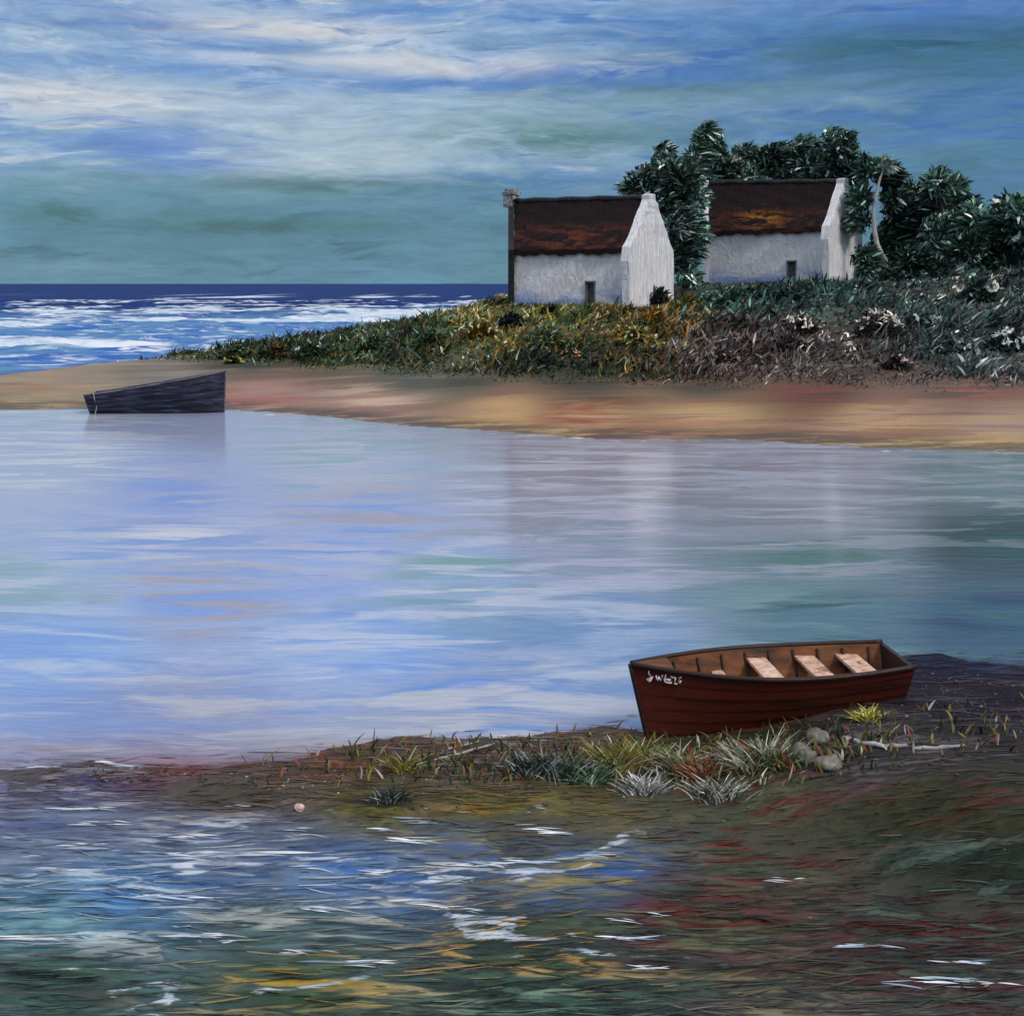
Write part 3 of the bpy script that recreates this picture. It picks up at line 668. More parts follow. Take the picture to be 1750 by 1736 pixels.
def red_boat():
    bow = at(1113, 1264, .13); stern = at(1524, 1186, .52)
    ax = Vector((stern.x-bow.x, stern.y-bow.y, 0)); L = ax.length+.02; rz = math.atan2(ax.y, ax.x)
    root = empty('rowing_boat', (bow.x, bow.y, 0), rz)
    tag(root, 'red brown wooden rowing boat with pale seats pulled up on the near grassy bank', 'boat')
    z0 = bow.z
    gun = lambda t: .895-.13*t+.16*t*t
    keel = lambda t: z0-.10+.27*t
    half, P = make_boat(root, L, 1.10, gun, keel, .20, .05, .55, M['redhull'], M['rail'], M['inner'], stern_w=.76, rail_r=.026, bow_pow=.95, lap=.010)
    # floor boards
    fl = ([], [])
    for k in range(-2, 3):
        V = []; fs = []
        for i in range(13):
            t = .10+.87*i/12
            zf = keel(t)+.40; s = (zf-keel(t))/(gun(t)-keel(t)); hw = P(t, s, 1, .04).y*.94
            for e in (-.46, .46): V.append(Vector((t*L, (k+e)/2.5*hw, zf)))
        fs = [(2*i, 2*i+2, 2*i+3, 2*i+1) for i in range(12)]
        addm(fl, V, fs)
    link('floor', pymesh('floor', *fl), M['floor'], root, False)
    for t, w, drop in ((.30, .13, .17), (.48, .20, .085), (.685, .20, .085), (.86, .22, .085)):
        V = []; zs = gun(t)-drop
        for dx in (-w/2, w/2):
            for sd in (-1, 1):
                tt = t+dx/L; s = (zs-keel(tt))/(gun(tt)-keel(tt)); y = P(tt, s, sd, .037).y
                for dz in (-.03, 0): V.append(Vector((tt*L, y, zs+dz)))
        fs = [(0, 1, 3, 2), (4, 6, 7, 5), (0, 4, 5, 1), (2, 3, 7, 6), (0, 2, 6, 4), (1, 5, 7, 3)]
        o = link('seat', pymesh('seat', V, fs), M['seat'], root, False)
        if t < .35: o['label'] = 'narrow thwart near the bow'
    rb = []
    for i in range(9):
        t = .14+.80*i/8
        for sd in (1, -1):
            path = [P(t, .30+.66*j/6, sd, .05) for j in range(7)]
            link('rib', pymesh('rib', *tube(path, [.014]*7, 6)), M['rail'], root)
    # breast hook at the bow
    V = [P(.012, 1, 1)*1.0, P(.12, 1, 1, .03), P(.12, 1, -1, .03)]; V = [Vector((v.x, v.y, v.z+.012)) for v in V]
    link('breasthook', pymesh('breasthook', V, [(0, 1, 2)]), M['inner'], root, False)
    # the painted registration on the bow, stroke by stroke
    # strokes in the picture's 1736-wide enlargement of the square 1060..1240 x 1090..1270
    S = [[(478,500),(470,540),(500,590)],[(440,640),(480,630),(540,600)],[(520,620),(500,665),(480,690)],[(440,640),(470,665),(500,650)],
         [(592,575),(600,620),(625,660)],[(625,660),(632,600)],[(632,590),(650,630),(672,665)],[(672,665),(690,590),(700,570)],
         [(755,560),(745,590),(730,630)],[(725,625),(780,640),(835,640)],[(725,660),(780,655),(835,665)],[(725,625),(735,680),(790,700),(850,698)],
         [(832,585),(860,610),(915,610)],[(915,610),(905,660),(890,715)],[(890,715),(940,715)],
         [(1010,600),(975,620),(965,670),(985,710),(1000,660)]]
    inv = root.matrix_basis.inverted() if False else None
    cz, sz = math.cos(rz), math.sin(rz)
    def solve(px, py):                         # nearest point of the near side of the hull to that direction
        best = None
        for it in range(3):
            if best is None: ts, ss, st = np.linspace(.02, .5, 60), np.linspace(.2, 1, 60), 1
            else:
                st *= 1/25; ts, ss = np.linspace(best[1]-st*.3, best[1]+st*.3, 21), np.linspace(best[2]-st*.5, best[2]+st*.5, 21)
            for t in ts:
                for s in ss:
                    v = P(t, min(s, 1), -1)
                    w = (bow.x+cz*v.x-sz*v.y, bow.y+sz*v.x+cz*v.y, v.z); q = topx(*w)
                    e = (q[0]-px)**2+(q[1]-py)**2
                    if best is None or e < best[0]: best = (e, t, s)
        return P(best[1], best[2], -1)+Vector((-.002, -.007, .001))
    let = ([], [])
    for s in S:
        pts = [solve(1060+x/9.644, 1094+y/9.644) for x, y in s]
        V, fs = tube(pts, [.0072]*len(pts), 6); addm(let, V, fs)
    o = link('lettering', pymesh('lettering', *let), M['letter'], root)
    o['label'] = 'white hand painted registration SWE 71'
    return root
def dark_boat():
    bow = at(384, 703, 0.02); L = 4.72
    root = empty('fishing_boat', (bow.x, bow.y-.15, 0), math.pi+R(1.5))
    tag(root, 'black wooden boat with high bow afloat at the edge of the far sandbank', 'boat')
    gun = lambda t: 1.50-.62*t-.30*t*(1-t)*.3-.19*t
    keel = lambda t: -.25+.05*t
    half, P = make_boat(root, L, 1.7, gun, keel, .06, .14, .45, M['blackhull'], M['greyrail'], M['blackhull'], stern_w=.8, rail_r=.03, lap=.06)
    link('mooring_rope', pymesh('mooring_rope', *tube([P(.93, 1, 1)+Vector((0, .05, .03)), P(.93, .8, 1)+Vector((0, .07, 0)), P(.925, .5, 1)+Vector((0, .09, 0)), Vector((L*.93, .95, -.05))], [.016]*4, 6)), M['drift'], root)
    for t in (.4, .68):
        V = []; zs = gun(t)-.25
        for dx in (-.14, .14):
            for sd in (-1, 1):
                tt = t+dx/L; s = (zs-keel(tt))/(gun(tt)-keel(tt)); y = P(tt, s, sd, .037).y
                for dz in (-.04, 0): V.append(Vector((tt*L, y, zs+dz)))
        link('seat', pymesh('seat', V, [(0, 1, 3, 2), (4, 6, 7, 5), (0, 4, 5, 1), (2, 3, 7, 6), (0, 2, 6, 4), (1, 5, 7, 3)]), M['greyrail'], root, False)

# ------------------------------------------------------------------ plants
DARK = [(28,38,36),(44,68,58),(66,100,82),(36,48,44),(110,134,122),(200,204,198)]
DARKP = [.22,.25,.22,.12,.12,.07]
def blob_blades(c, r, n, L, W, pal, p, sweep, up=.5, flat=1.0, segs=3):
    c = np.array(c)
    q = unit(RNG.normal(size=(n, 3)))*(RNG.random((n, 1))**.45)*r
    q[:, 2] *= flat
    D = unit(unit(q)*.8+np.array([sweep[0], sweep[1], up])*RNG.uniform(.3, 1.2, (n, 1))+RNG.normal(size=(n, 3))*.35)
    S = unit(np.cross(D, RNG.normal(size=(n, 3))))
    l = L*RNG.uniform(.5, 1.4, n); w = W*RNG.uniform(.6, 1.5, n)
    B = np.array([sweep[0]*.6, sweep[1]*.6, -.25])*l[:, None]*RNG.uniform(.2, 1.2, (n, 1))
    P = c+q-D*(l*.5)[:, None]
    return strips(P, D, S, l, w, B, pick(pal, n, p), segs)
def tree(label, bpx, d, blobs, name='broadleaf_tree', sweep=(.25, 0), pal=DARK, p=DARKP, dens=520, L=.56, W=.13, bark='bark', path=None, tr=.2, group='trees around the cottages'):
    bx = (bpx-CX)/F*d; bz = hz(bx, d)
    root = empty(name, (bx, d, bz)); tag(root, label, 'tree', group)
    pts = [atd(x, y, d+RNG.uniform(-1.0, 1.0)) for x, y, r in blobs]
    cen = sum(pts, Vector())/len(pts)
    acc = ([], [])
    base = Vector((bx, d, bz-.4))
    if path: main = [base]+[atd(x, y, d-.9) for x, y in path]
    else:
        top = max(pts, key=lambda v: v.z)
        main = [base.lerp(top, k/5)+Vector((RNG.uniform(-.15, .15), RNG.uniform(-.1, .1), 0))*(k > 0) for k in range(6)]
    nn = len(main)
    addm(acc, *tube(main, [tr*(1-.75*i/(nn-1)) for i in range(nn)], 9))
    for q in (pts if bark == 'bark' else []):
        j = min(range(1, nn), key=lambda i: (main[i]-q).length+1.2*max(0, main[i].z-q.z+.3))
        a = main[max(j-1, 1)]
        mid = a.lerp(q, .5)+Vector((0, 0, .15*(q-a).length*.5))
        addm(acc, *tube([a, mid, q], [tr*.42, tr*.28, tr*.1], 6))
    V = [v-root.location for v in acc[0]]
    link('trunk', pymesh('trunk', V, acc[1]), M[bark], root)
    parts = []
    for q, (x, y, r) in zip(pts, blobs):
        rr = r/F*d
        sw = (sweep[0]+RNG.normal(0, .45), sweep[1]+RNG.normal(0, .25))
        if bark == 'pale_bark': q = q+Vector((0, .9, 0))
        v, f, k = blob_blades(q, rr, int(dens*max(rr, .5)**1.6), L*RNG.uniform(.8, 1.35), W*RNG.uniform(.8, 1.25), pal, p, sw)
        parts.append((v, f, k*RNG.choice([.8, 1.2, 1.7, 2.5])))
    if bark == 'pale_bark':
        q = main[-1]; parts.append(blob_blades(q+Vector((.1, -.1, .1)), .55, 70, .6, .13, [(186,190,176), (140,150,138), (96,116,106)], [.4, .35, .25], (.1, 0)))
    leafobj('crown', parts, M['leaf'], root)
def trees():
    G = DARK
    tree('tall dark tree filling the gap between the two white cottages', 1172, 74, [(1160,305,34),(1138,285,28),(1185,335,34),(1168,380,36),(1165,425,36),(1193,400,22),(1150,345,28),(1175,465,26),(1135,262,20),(1080,318,20),(1104,303,24),(1112,326,22),(1186,290,24)], dens=330)
    tree('tallest tree, its ragged tip above the left end of the right cottage roof', 1222, 85, [(1208,238,26),(1218,262,30),(1192,272,28),(1240,285,28),(1208,220,14),(1200,300,26)], sweep=(.1,.0))
    tree('tree behind the middle of the right cottage roof with pale swept leaves', 1290, 85.5, [(1272,272,28),(1298,278,30),(1252,290,24),(1322,268,24),(1285,300,24)], pal=G, p=[.22,.24,.22,.12,.12,.08], sweep=(.45,0))
    tree('tree behind the right half of the right cottage roof leaning right', 1362, 86, [(1342,266,26),(1372,252,24),(1390,280,30),(1335,290,24),(1385,245,14),(1365,300,26)], sweep=(.5,0))
    tree('tree with a hooked black tip above the right gable', 1437, 84, [(1422,238,22),(1440,262,26),(1450,296,26),(1412,286,26),(1448,235,14),(1462,320,20)], sweep=(.6,0), p=[.30,.27,.17,.14,.07,.05])
    tree('slender tree with a thin pale curved trunk right of the cottage gable', 1515, 72.5, [(1500,282,18),(1486,290,18),(1528,300,24),(1478,335,24),(1475,375,24),(1535,335,24),(1485,270,10)], bark='pale_bark', path=[(1512,445),(1499,418),(1494,390),(1493,360),(1498,330),(1504,305),(1513,284)], tr=.19, sweep=(.1,0), p=[.30,.27,.17,.14,.07,.05])
    tree('bushy tree with pale dabs of leaf behind the slender pale trunk', 1548, 75, [(1545,365,38),(1530,405,38),(1562,332,26),(1512,430,36),(1490,460,34),(1550,430,34)], p=[.32,.26,.18,.14,.06,.04])
    tree('peaked tree with a sloping dark top right of the slender tree', 1612, 72, [(1602,312,24),(1632,322,26),(1592,352,36),(1642,356,28),(1612,400,42),(1600,445,40),(1604,295,10)], sweep=(.55,0), p=[.30,.26,.20,.14,.07,.03])
    tree('rounded drooping tree between the peaked tree and the frame edge tree', 1672, 70, [(1664,375,34),(1682,418,40),(1650,430,38),(1672,470,42),(1690,380,20)], sweep=(.25,0), p=[.30,.28,.22,.14,.04,.02])
    tree('tree with long upright fronds at the right end of the row', 1735, 69, [(1722,352,18),(1742,358,24),(1722,405,32),(1746,420,38),(1732,470,42),(1720,380,22),(1765,400,40)], sweep=(.2,0), L=1.0, W=.2, p=[.30,.28,.22,.10,.06,.04])
    tree('low black tree at the foot of the row just above the flowering scrub', 1580, 66, [(1560,455,42),(1602,475,42),(1535,485,38),(1640,490,40),(1690,505,40),(1480,440,26),(1505,500,30),(1565,518,32),(1632,522,34),(1722,520,36)], dens=420, p=[.32,.28,.16,.12,.07,.05])

def px_palette(px, py):
    P = [(500,590,[(30,46,34),(58,76,48),(96,84,38),(150,165,140)],[.5,.32,.14,.04]),
         (700,570,[(34,52,38),(66,92,66),(110,98,40),(160,170,150)],[.46,.34,.14,.06]),
         (860,560,[(104,96,44),(62,84,52),(150,110,34),(190,186,150)],[.34,.32,.2,.14]),
         (950,560,[(100,100,50),(64,92,62),(140,122,46),(176,180,150)],[.36,.36,.18,.10]),
         (1080,560,[(100,88,42),(52,62,40),(150,104,34),(180,170,130)],[.34,.36,.2,.10]),
         (950,615,[(34,48,36),(26,34,30),(60,66,40)],[.5,.35,.15]),
         (1250,500,[(52,86,76),(30,42,38),(92,126,112),(24,26,28)],[.35,.3,.15,.2]),
         (1400,510,[(44,70,64),(24,28,28),(70,98,90)],[.4,.4,.2]),
         (1250,590,[(74,62,58),(40,34,34),(98,84,78),(150,136,130)],[.38,.34,.22,.06]),
         (1420,580,[(70,64,60),(36,34,34),(104,98,94),(208,200,190)],[.38,.34,.18,.10]),
         (1400,640,[(88,82,74),(58,52,48),(110,100,94)],[.4,.4,.2]),
         (1620,520,[(24,34,34),(46,68,62),(84,92,88),(180,180,170)],[.46,.34,.14,.06]),
         (1620,610,[(62,72,70),(40,50,50),(100,104,100),(190,192,190)],[.38,.34,.22,.06])]
    a = np.array([(p[0], p[1]) for p in P], float)
    d2 = ((px[:, None]-a[None, :, 0])*.5)**2+(py[:, None]-a[None, :, 1])**2
    w = 1/(d2+500)**2; w /= w.sum(1, keepdims=True)
    k = (w.cumsum(1) > RNG.random((len(px), 1))).argmax(1)
    out = np.zeros((len(px), 3))
    for i, p in enumerate(P):
        m = k == i
        if m.any(): out[m] = pick(p[2], int(m.sum()), p[3])*(1.5 if p[0] > 1150 else 1.1)
    return out
def undergrowth():
    n = 120000
    x = RNG.uniform(-26, 32, n); y = RNG.uniform(44, 84, n)
    bu = interp(x, BUSH)+(N1.fbm(x*.5, y*.5, 3)-.5)*5; se = interp(x, SEA)
    keep = (y > bu-.5) & (y < np.where(x < -14, 74, 84)) & (y < se-6)
    keep &= RNG.random(n) < (.35+.65*sstep(0, 3.0, y-bu))*np.where(y < 63, 1, .6)
    keep &= np.where(x < -17, (y > 63.5), True) & (x > -19)
    keep |= (x < -18.5) & (x > -27.5) & (y > se-4.5) & (y < se-.6) & (RNG.random(n) < .6*sstep(-28, -20, x)+.1)
    for cx_, cy_, rx, ry in ((4.0, 69.3, 4.3, 3.6), (16.0, 77, 4.4, 3.4)):
        keep &= ((x-cx_)/rx)**2+((y-cy_)/ry)**2 > 1
    x, y = x[keep], y[keep]; z = height(x, y)
    px, py = topx(x, y, z+.15)
    ok = (px > -150) & (px < 1900); x, y, z, px, py = x[ok], y[ok], z[ok], px[ok], py[ok]
    n = len(x)
    cols = px_palette(px, py)
    D = unit(np.stack([RNG.normal(.25, .55, n), RNG.normal(-.1, .4, n), RNG.uniform(.35, 1.2, n)], 1))
    S = unit(np.cross(D, RNG.normal(size=(n, 3))))
    cl = N2.fbm(x*.42, y*.42, 3); fr = sstep(0, 4.5, y-interp(x, BUSH))
    house = np.maximum(((x > -1.5) & (x < 8.5) & (y > 60.5) & (y < 68))*1.0, ((x > 9) & (x < 20.5) & (y > 61) & (y < 76))*1.35)
    l = RNG.uniform(.2, .62, n)*(.45+1.2*sstep(.3, .7, cl))*(.3+.7*fr)*(1-.5*house); w = RNG.uniform(.035, .15, n)*(.35+.65*fr)
    cols = cols*(.55+1.0*sstep(.3, .7, N3.fbm(x*.5+9, y*.5, 3)))[:, None]
    B = np.stack([RNG.normal(.1, .2, n), RNG.normal(0, .2, n), -RNG.uniform(0, .3, n)], 1)*l[:, None]
    o = leafobj('undergrowth', [strips(np.stack([x, y, z-.05], 1), D, S, l, w, B, cols)], M['leaf'])
    tag(o, kind='stuff'); o['label'] = 'low heath and grass covering the dune slope'
def shrub(label, px, py, rpx, pal, p, name='shrub', flowers=None, d=None, group='shrubs on the dune', sweep=(.2, 0), h=.8, ln=.36, w=.09, dens=420):
    # find the ground along the line of sight
    if d is None:
        d = 44.0
        while d < 90:
            q = atd(px, py, d)
            if hz(q.x, d) >= q.z: break
            d += .25
    x = (px-CX)/F*d; z = hz(x, d)
    root = empty(name, (x, d, z)); tag(root, label, 'shrub', group)
    r = rpx/F*d
    acc = ([], [])
    for k in range(5):
        a = k*1.26+.4; tip = Vector((math.cos(a)*r*.6, math.sin(a)*r*.5, r*h*RNG.uniform(.7, 1.1)))
        addm(acc, *tube([Vector((0, 0, -.1)), tip*.5+Vector((0, 0, .05)), tip], [.05*r+.015, .035*r+.01, .01], 5))
    link('stem', pymesh('stem', *acc), M['bark'], root)
    c = np.array([x, d, z+r*h*.45])
    leafobj('foliage', [blob_blades(c+np.array([dx*r, 0, dz*r]), r*rr, int(dens*max(r*rr, .35)**1.5), ln, w, pal, p, sweep, flat=h) for dx, dz, rr in ((0, .1, .75), (-.5, -.1, .55), (.5, -.12, .55), (.15, .35, .45))], M['leaf'], root)
    if flowers:
        col, n, ls = flowers
        q = unit(RNG.normal(size=(n, 3))); q[:, 1] = -np.abs(q[:, 1]); q[:, 2] = np.abs(q[:, 2])*h
        P = c+q*r*.95; ls = ls*.62; n = n
        parts = []
        for k in range(4):
            D = unit(RNG.normal(size=(n, 3))+q*.8); S = unit(np.cross(D, RNG.normal(size=(n, 3))))
            parts.append(strips(P, D, S, ls*RNG.uniform(.6, 1.4, n), ls*.55*RNG.uniform(.6, 1.3, n), np.zeros((n, 3)), pick(col, n), 2))
        leafobj('blossom', parts, M['leaf'], root)
def shrubs():
    GR = [(30,46,34),(52,78,50),(90,88,42),(130,150,120)]; GP_ = [.42,.36,.16,.06]
    YE = [(112,100,44),(70,92,54),(156,112,34),(150,160,120)]; YP = [.34,.32,.22,.12]
    BR = [(72,60,58),(40,34,36),(100,86,82),(120,110,104)]; BP = [.38,.34,.2,.08]
    DK = [(22,32,32),(44,70,64),(78,98,92),(130,136,130)]; DP = [.42,.36,.16,.06]
    WH = ([(225,222,215), (205,196,180)], 12, .24)
    YF = ([(232,214,90), (214,190,60)], 14, .15)
    shrub('lowest dark green shrub at the seaward tip of the dune, its crest touching the surf', 400, 612, 26, GR, GP_, h=.5, dens=300)
    shrub('small shrub with bright yellow flowers above the bow of the black boat', 398, 622, 16, GR, GP_, flowers=([(236,222,60), (220,200,50)], 10, .16), h=.5)
    shrub('dark shrub with orange tipped leaves on the low part of the dune', 470, 612, 30, [(28,40,32),(54,70,44),(170,104,44)], [.5,.38,.12], h=.55)
    shrub('dark green shrub with a long pale leaf, below the breaking surf', 535, 612, 32, GR, GP_, flowers=([(190,205,200)], 3, .4), h=.55)
    shrub('green shrub with pale sword leaves halfway along the low dune', 640, 605, 34, GR, [.36,.36,.12,.16], h=.6)
    shrub('dark shrub between the sword leaved shrub and the ochre flowering one', 735, 595, 32, GR, GP_, h=.6)
    shrub('ochre shrub with white flowers left of the left cottage', 822, 580, 30, [(140,104,36),(104,92,44),(70,86,50)], [.42,.34,.24], flowers=([(230,224,196), (214,204,160)], 12, .22))
    shrub('almost black bush against the dark left end of the left cottage', 873, 562, 22, [(20,22,24),(34,40,38),(60,70,62)], [.5,.36,.14], h=1.0)
    shrub('grey green shrub with yellow leaves below the left cottage front wall', 935, 590, 36, [(96,118,96),(150,146,60),(66,92,66),(180,186,160)], [.34,.26,.28,.12])
    shrub('black green cushion bush at the foot of the left cottage front wall', 938, 543, 24, [(22,30,28),(36,50,40),(50,66,46)], [.5,.36,.14], h=.6)
    shrub('low shrub with orange pink flowers near the sand under the left cottage', 975, 612, 18, GR, GP_, flowers=([(226,150,84), (224,186,170)], 12, .17), h=.5)
    shrub('yellow green bush with cream flowers right of the pink flowering shrub', 1088, 590, 32, YE, YP, flowers=([(228,216,170), (200,190,130)], 12, .22))
    shrub('orange leaved bush below the gable of the left cottage', 1118, 552, 26, [(168,112,40),(120,100,44),(70,84,48)], [.42,.34,.24], h=.7)
    shrub('black bush against the foot of the left cottage gable', 1126, 520, 24, [(20,24,24),(32,40,36),(50,64,56)], [.5,.36,.14], h=1.2, d=65.6)
    shrub('olive bush with yellow flecks between the two cottages', 1175, 535, 30, YE, [.3,.42,.16,.12], h=.7)
    shrub('grey green spreading bush under the left part of the right cottage front wall', 1255, 520, 36, [(60,96,84),(110,142,124),(32,46,42)], [.4,.22,.38], h=.5)
    shrub('dark green bush under the door of the right cottage', 1345, 512, 32, DK, DP, h=.45)
    shrub('brown heather bush with a few pale blooms lowest on the middle slope', 1235, 625, 32, BR, BP, flowers=([(170,156,150)], 10, .2), h=.6)
    shrub('brown bush with long arching twigs under the right cottage', 1345, 605, 34, BR, BP, h=.7)
    shrub('bush with a dense spray of white flowers below the right cottage door', 1372, 570, 28, BR, BP, flowers=([(232,228,216), (210,200,186)], 18, .26))
    shrub('bush full of scattered white flowers below the right cottage gable', 1500, 580, 40, [(58,54,52),(36,38,38),(90,88,84)], [.4,.36,.24], flowers=([(234,230,218), (214,200,184)], 34, .24))
    shrub('low grey bush with a pinkish bloom beside the red earth strip', 1530, 630, 26, BR, BP, flowers=([(214,196,190), (150,100,96)], 9, .2), h=.6)
    shrub('dark bush with a single grey blue broad leaf right of the white flowers', 1570, 565, 30, DK, DP, flowers=([(150,172,178)], 4, .45))
    shrub('dark bush bearing one big pale cream bloom under the drooping tree', 1672, 515, 36, DK, DP, flowers=([(206,204,184), (220,216,200)], 9, .42))
    shrub('green grey bush with one pale hooked leaf low on the right slope', 1620, 605, 34, [(66,80,76),(44,58,56),(104,110,104)], [.4,.38,.22], flowers=([(190,204,198)], 4, .4), h=.6)
    shrub('bush with white lily like flowers at the right end of the slope', 1718, 600, 36, [(56,72,70),(36,46,48),(92,102,100)], [.4,.38,.22], flowers=([(232,234,230), (216,220,216)], 12, .36), h=.7)

# ------------------------------------------------------------------ near bank: weed, tufts, stones
def weed():
    n = 7500
    px = RNG.uniform(-150, 1900, n); py = 1215+RNG.random(n)**.9*540
    k_ = RNG.random(n) < .07; k2_ = RNG.random(n) < .22; px = np.where(k2_, RNG.uniform(-60, 1050, n), px); py = np.where(k2_, RNG.uniform(1245, 1390, n), py)
    px = np.where(k_, RNG.uniform(1440, 1900, n), px); py = np.where(k_, RNG.uniform(1080, 1230, n), py)
    d = F*CAMZ/(py-HY); x = (px-CX)/F*d; y = d
    z0 = height(x, y)
    nr = interp(x, NEAR)
    keep = (y < nr-.1) & (RNG.random(n) < .12+.88*sstep(0, 1.3, nr-y)) & (RNG.random(n) < np.where(z0 > -.02, 1.0, .55+.35*sstep(-1, 2, x)))
    x, y, z0 = x[keep], y[keep], z0[keep]
    z = np.maximum(z0, wave(x, y)[0])
    px, py = topx(x, y, z); n = len(x)
    A, B, K = palette(GP[:32], np.clip(px, -200, 1950), np.clip(py, 1080, 1800))
    gr = RNG.random((n, 1))*.05
    A, B, K = (q*(1-gr)+q.mean(1, keepdims=True)*gr for q in (A, B, K))
    c = np.where(RNG.random((n, 1)) < .40, A, np.where(RNG.random((n, 1)) < .6, B, K))*RNG.uniform(.72, 1.25, (n, 1))*.70
    ang = RNG.normal(0, .11, n)+np.where(RNG.random(n) < .5, math.pi, 0)+.05
    D = unit(np.stack([np.cos(ang), np.sin(ang), RNG.normal(0, .03, n)], 1))
    S = unit(np.stack([-np.sin(ang), np.cos(ang), RNG.uniform(-.12, .22, n)], 1))
    l = RNG.uniform(.08, .60, n)*RNG.uniform(.45, 1.1, n); w = RNG.uniform(.4, 1.5, n)*.0105*(1+l*.9)
    Bd = np.stack([0*l, RNG.normal(0, .14, n)*l, 0*l], 1)
    rd = (py < 1262+95*np.clip((900-px)/900, 0, 1)) & (py > 1200) & (px > 60) & (px < 1000) & (RNG.random(n) < .75)
    c[rd] = pick([(120,54,46),(96,48,44),(78,62,58),(150,90,44),(140,124,130),(62,56,50)], int(rd.sum()), [.3,.2,.18,.1,.1,.12])*.72
    P = np.stack([x, y, z+RNG.uniform(.002, .012, n)], 1)-D*(l*.5)[:, None]
    o = leafobj('seaweed', [strips(P, D, S, l, w, Bd, c, 4, .7)], M['leaf'])
    tag(o, kind='stuff'); o['label'] = 'strands of weed and wrack on the shallows'
    # loose gravel and shell grit on the bank
    n = 4200
    px = RNG.uniform(150, 1850, n); py = np.interp(px, [150, 700, 1050, 1500, 1850], [1300, 1290, 1270, 1180, 1170])+RNG.normal(0, 1, n)*np.interp(px, [150, 900, 1850], [14, 40, 75])+20
    zz = np.full(n, .15)
    for _ in range(4):
        d = F*(CAMZ-zz)/(py-HY); x = (px-CX)/F*d; zz = height(x, d)
    k_ = (zz > .02) & (d < interp(x, NEAR)-.1) & (N1.fbm(x*1.4, d*2.2, 3) > RNG.uniform(.25, .75, n)); x, d, zz = x[k_], d[k_], zz[k_]; n = len(x)
    ic = bmesh.new(); bmesh.ops.create_icosphere(ic, subdivisions=1, radius=1)
    iv = np.array([v.co[:] for v in ic.verts]); fi = np.array([[v.index for v in f.verts] for f in ic.faces]); ic.free()
    r = .005+.016*RNG.random(n)**3
    V = iv[None]*(r[:, None, None]*np.stack([RNG.uniform(.8, 1.7, n), RNG.uniform(.7, 1.3, n), RNG.uniform(.4, .8, n)], 1)[:, None, :])*RNG.uniform(.82, 1.15, (n, len(iv), 1))
    V = V+np.stack([x, d, zz+r*.2], 1)[:, None]
    K = np.repeat(pick([(44,42,44),(74,68,64),(104,98,94),(150,144,140),(90,54,44),(62,64,50)], n, [.34,.28,.14,.04,.12,.08]), len(iv), axis=0)
    o = link('gravel', npmesh('gravel', V.reshape(-1, 3), (fi[None]+(np.arange(n)*len(iv))[:, None, None]).reshape(-1, 3), {'Col': K}), M['leaf'])
    tag(o, kind='stuff'); o['label'] = 'gravel and shell grit strewn along the near bank'
    # short standing grass on the spit
    n = 9000
    px = RNG.uniform(420, 1750, n); py = RNG.uniform(1175, 1345, n)
    cy = np.interp(px, [420, 700, 900, 1150, 1300, 1450, 1560, 1750], [1310, 1305, 1300, 1318, 1300, 1280, 1255, 1240])
    keep = RNG.random(n) < np.exp(-((py-cy)/38)**2)*np.interp(px, [420, 650, 850, 1100, 1400, 1560, 1750], [.15, .3, .8, 1, .7, .22, .14])*(.3+1.1*(N3.fbm(px*.03, py*.05, 2)))
    px, py = px[keep], py[keep]
    zz = np.full(len(px), .15)
    for _ in range(4):
        d = F*(CAMZ-zz)/(py-HY); x = (px-CX)/F*d; zz = height(x, d)
    n = len(x)
    pal = [(46,52,36),(92,96,44),(120,116,56),(130,70,44),(168,164,150),(34,42,40),(62,84,50)]
    c = pick(pal, n, [.24,.18,.14,.12,.08,.12,.12])
    D = unit(np.stack([RNG.normal(0, .38, n), RNG.normal(0, .25, n), np.ones(n)], 1)); S = unit(np.stack([np.ones(n), RNG.normal(0, .4, n), 0*x], 1))
    l = RNG.uniform(.05, .17, n); w = RNG.uniform(.008, .026, n)
    Bd = np.stack([RNG.normal(0, .35, n)*l, RNG.normal(0, .2, n)*l, -RNG.uniform(0, .3, n)*l], 1)
    o = leafobj('grass', [strips(np.stack([x, d, zz-.01], 1), D, S, l, w, Bd, c, 3)], M['leaf'])
    tag(o, kind='stuff'); o['label'] = 'short coarse grass on the near bank'
    # flecks of foam and light wavelets
    L_ = [(190,1408,60),(310,1432,90),(515,1427,46),(700,1413,60),(940,1425,90),(160,1452,60),(265,1536,110),(640,1497,70),(800,1478,110),(50,1604,90),(128,1606,40),(370,1608,110),(520,1632,60),(620,1655,90),(1110,1660,70),(1480,1626,90),(1590,1682,110),(1690,1690,60),(1640,1655,70),(430,1382,40),(720,1440,90),(330,1480,60),(420,1470,120),(90,1490,60),(1080,1608,90),(880,1476,120),(1000,1470,70),(560,1560,90),(740,1552,100),(1330,1508,60),(150,1385,90),(60,1318,80),(200,1310,60),(850,1282,50),(900,1275,50)]
    pp = [(a+RNG.normal(0, 8), b+RNG.normal(0, 3), l_) for a, b, l_ in L_ for _ in range(2)]
    pp += [(RNG.uniform(0, 1150), RNG.uniform(1400, 1620), RNG.uniform(16, 60)) for _ in range(26)]
    pp += [(RNG.uniform(0, 1750), RNG.uniform(1560, 1736), RNG.uniform(16, 50)) for _ in range(3)]
    pp = [(a+RNG.normal(0, l_*.3), b+RNG.normal(0, 2.2), l_*RNG.uniform(.35, 1)) for a, b, l_ in pp for _ in range(4)]
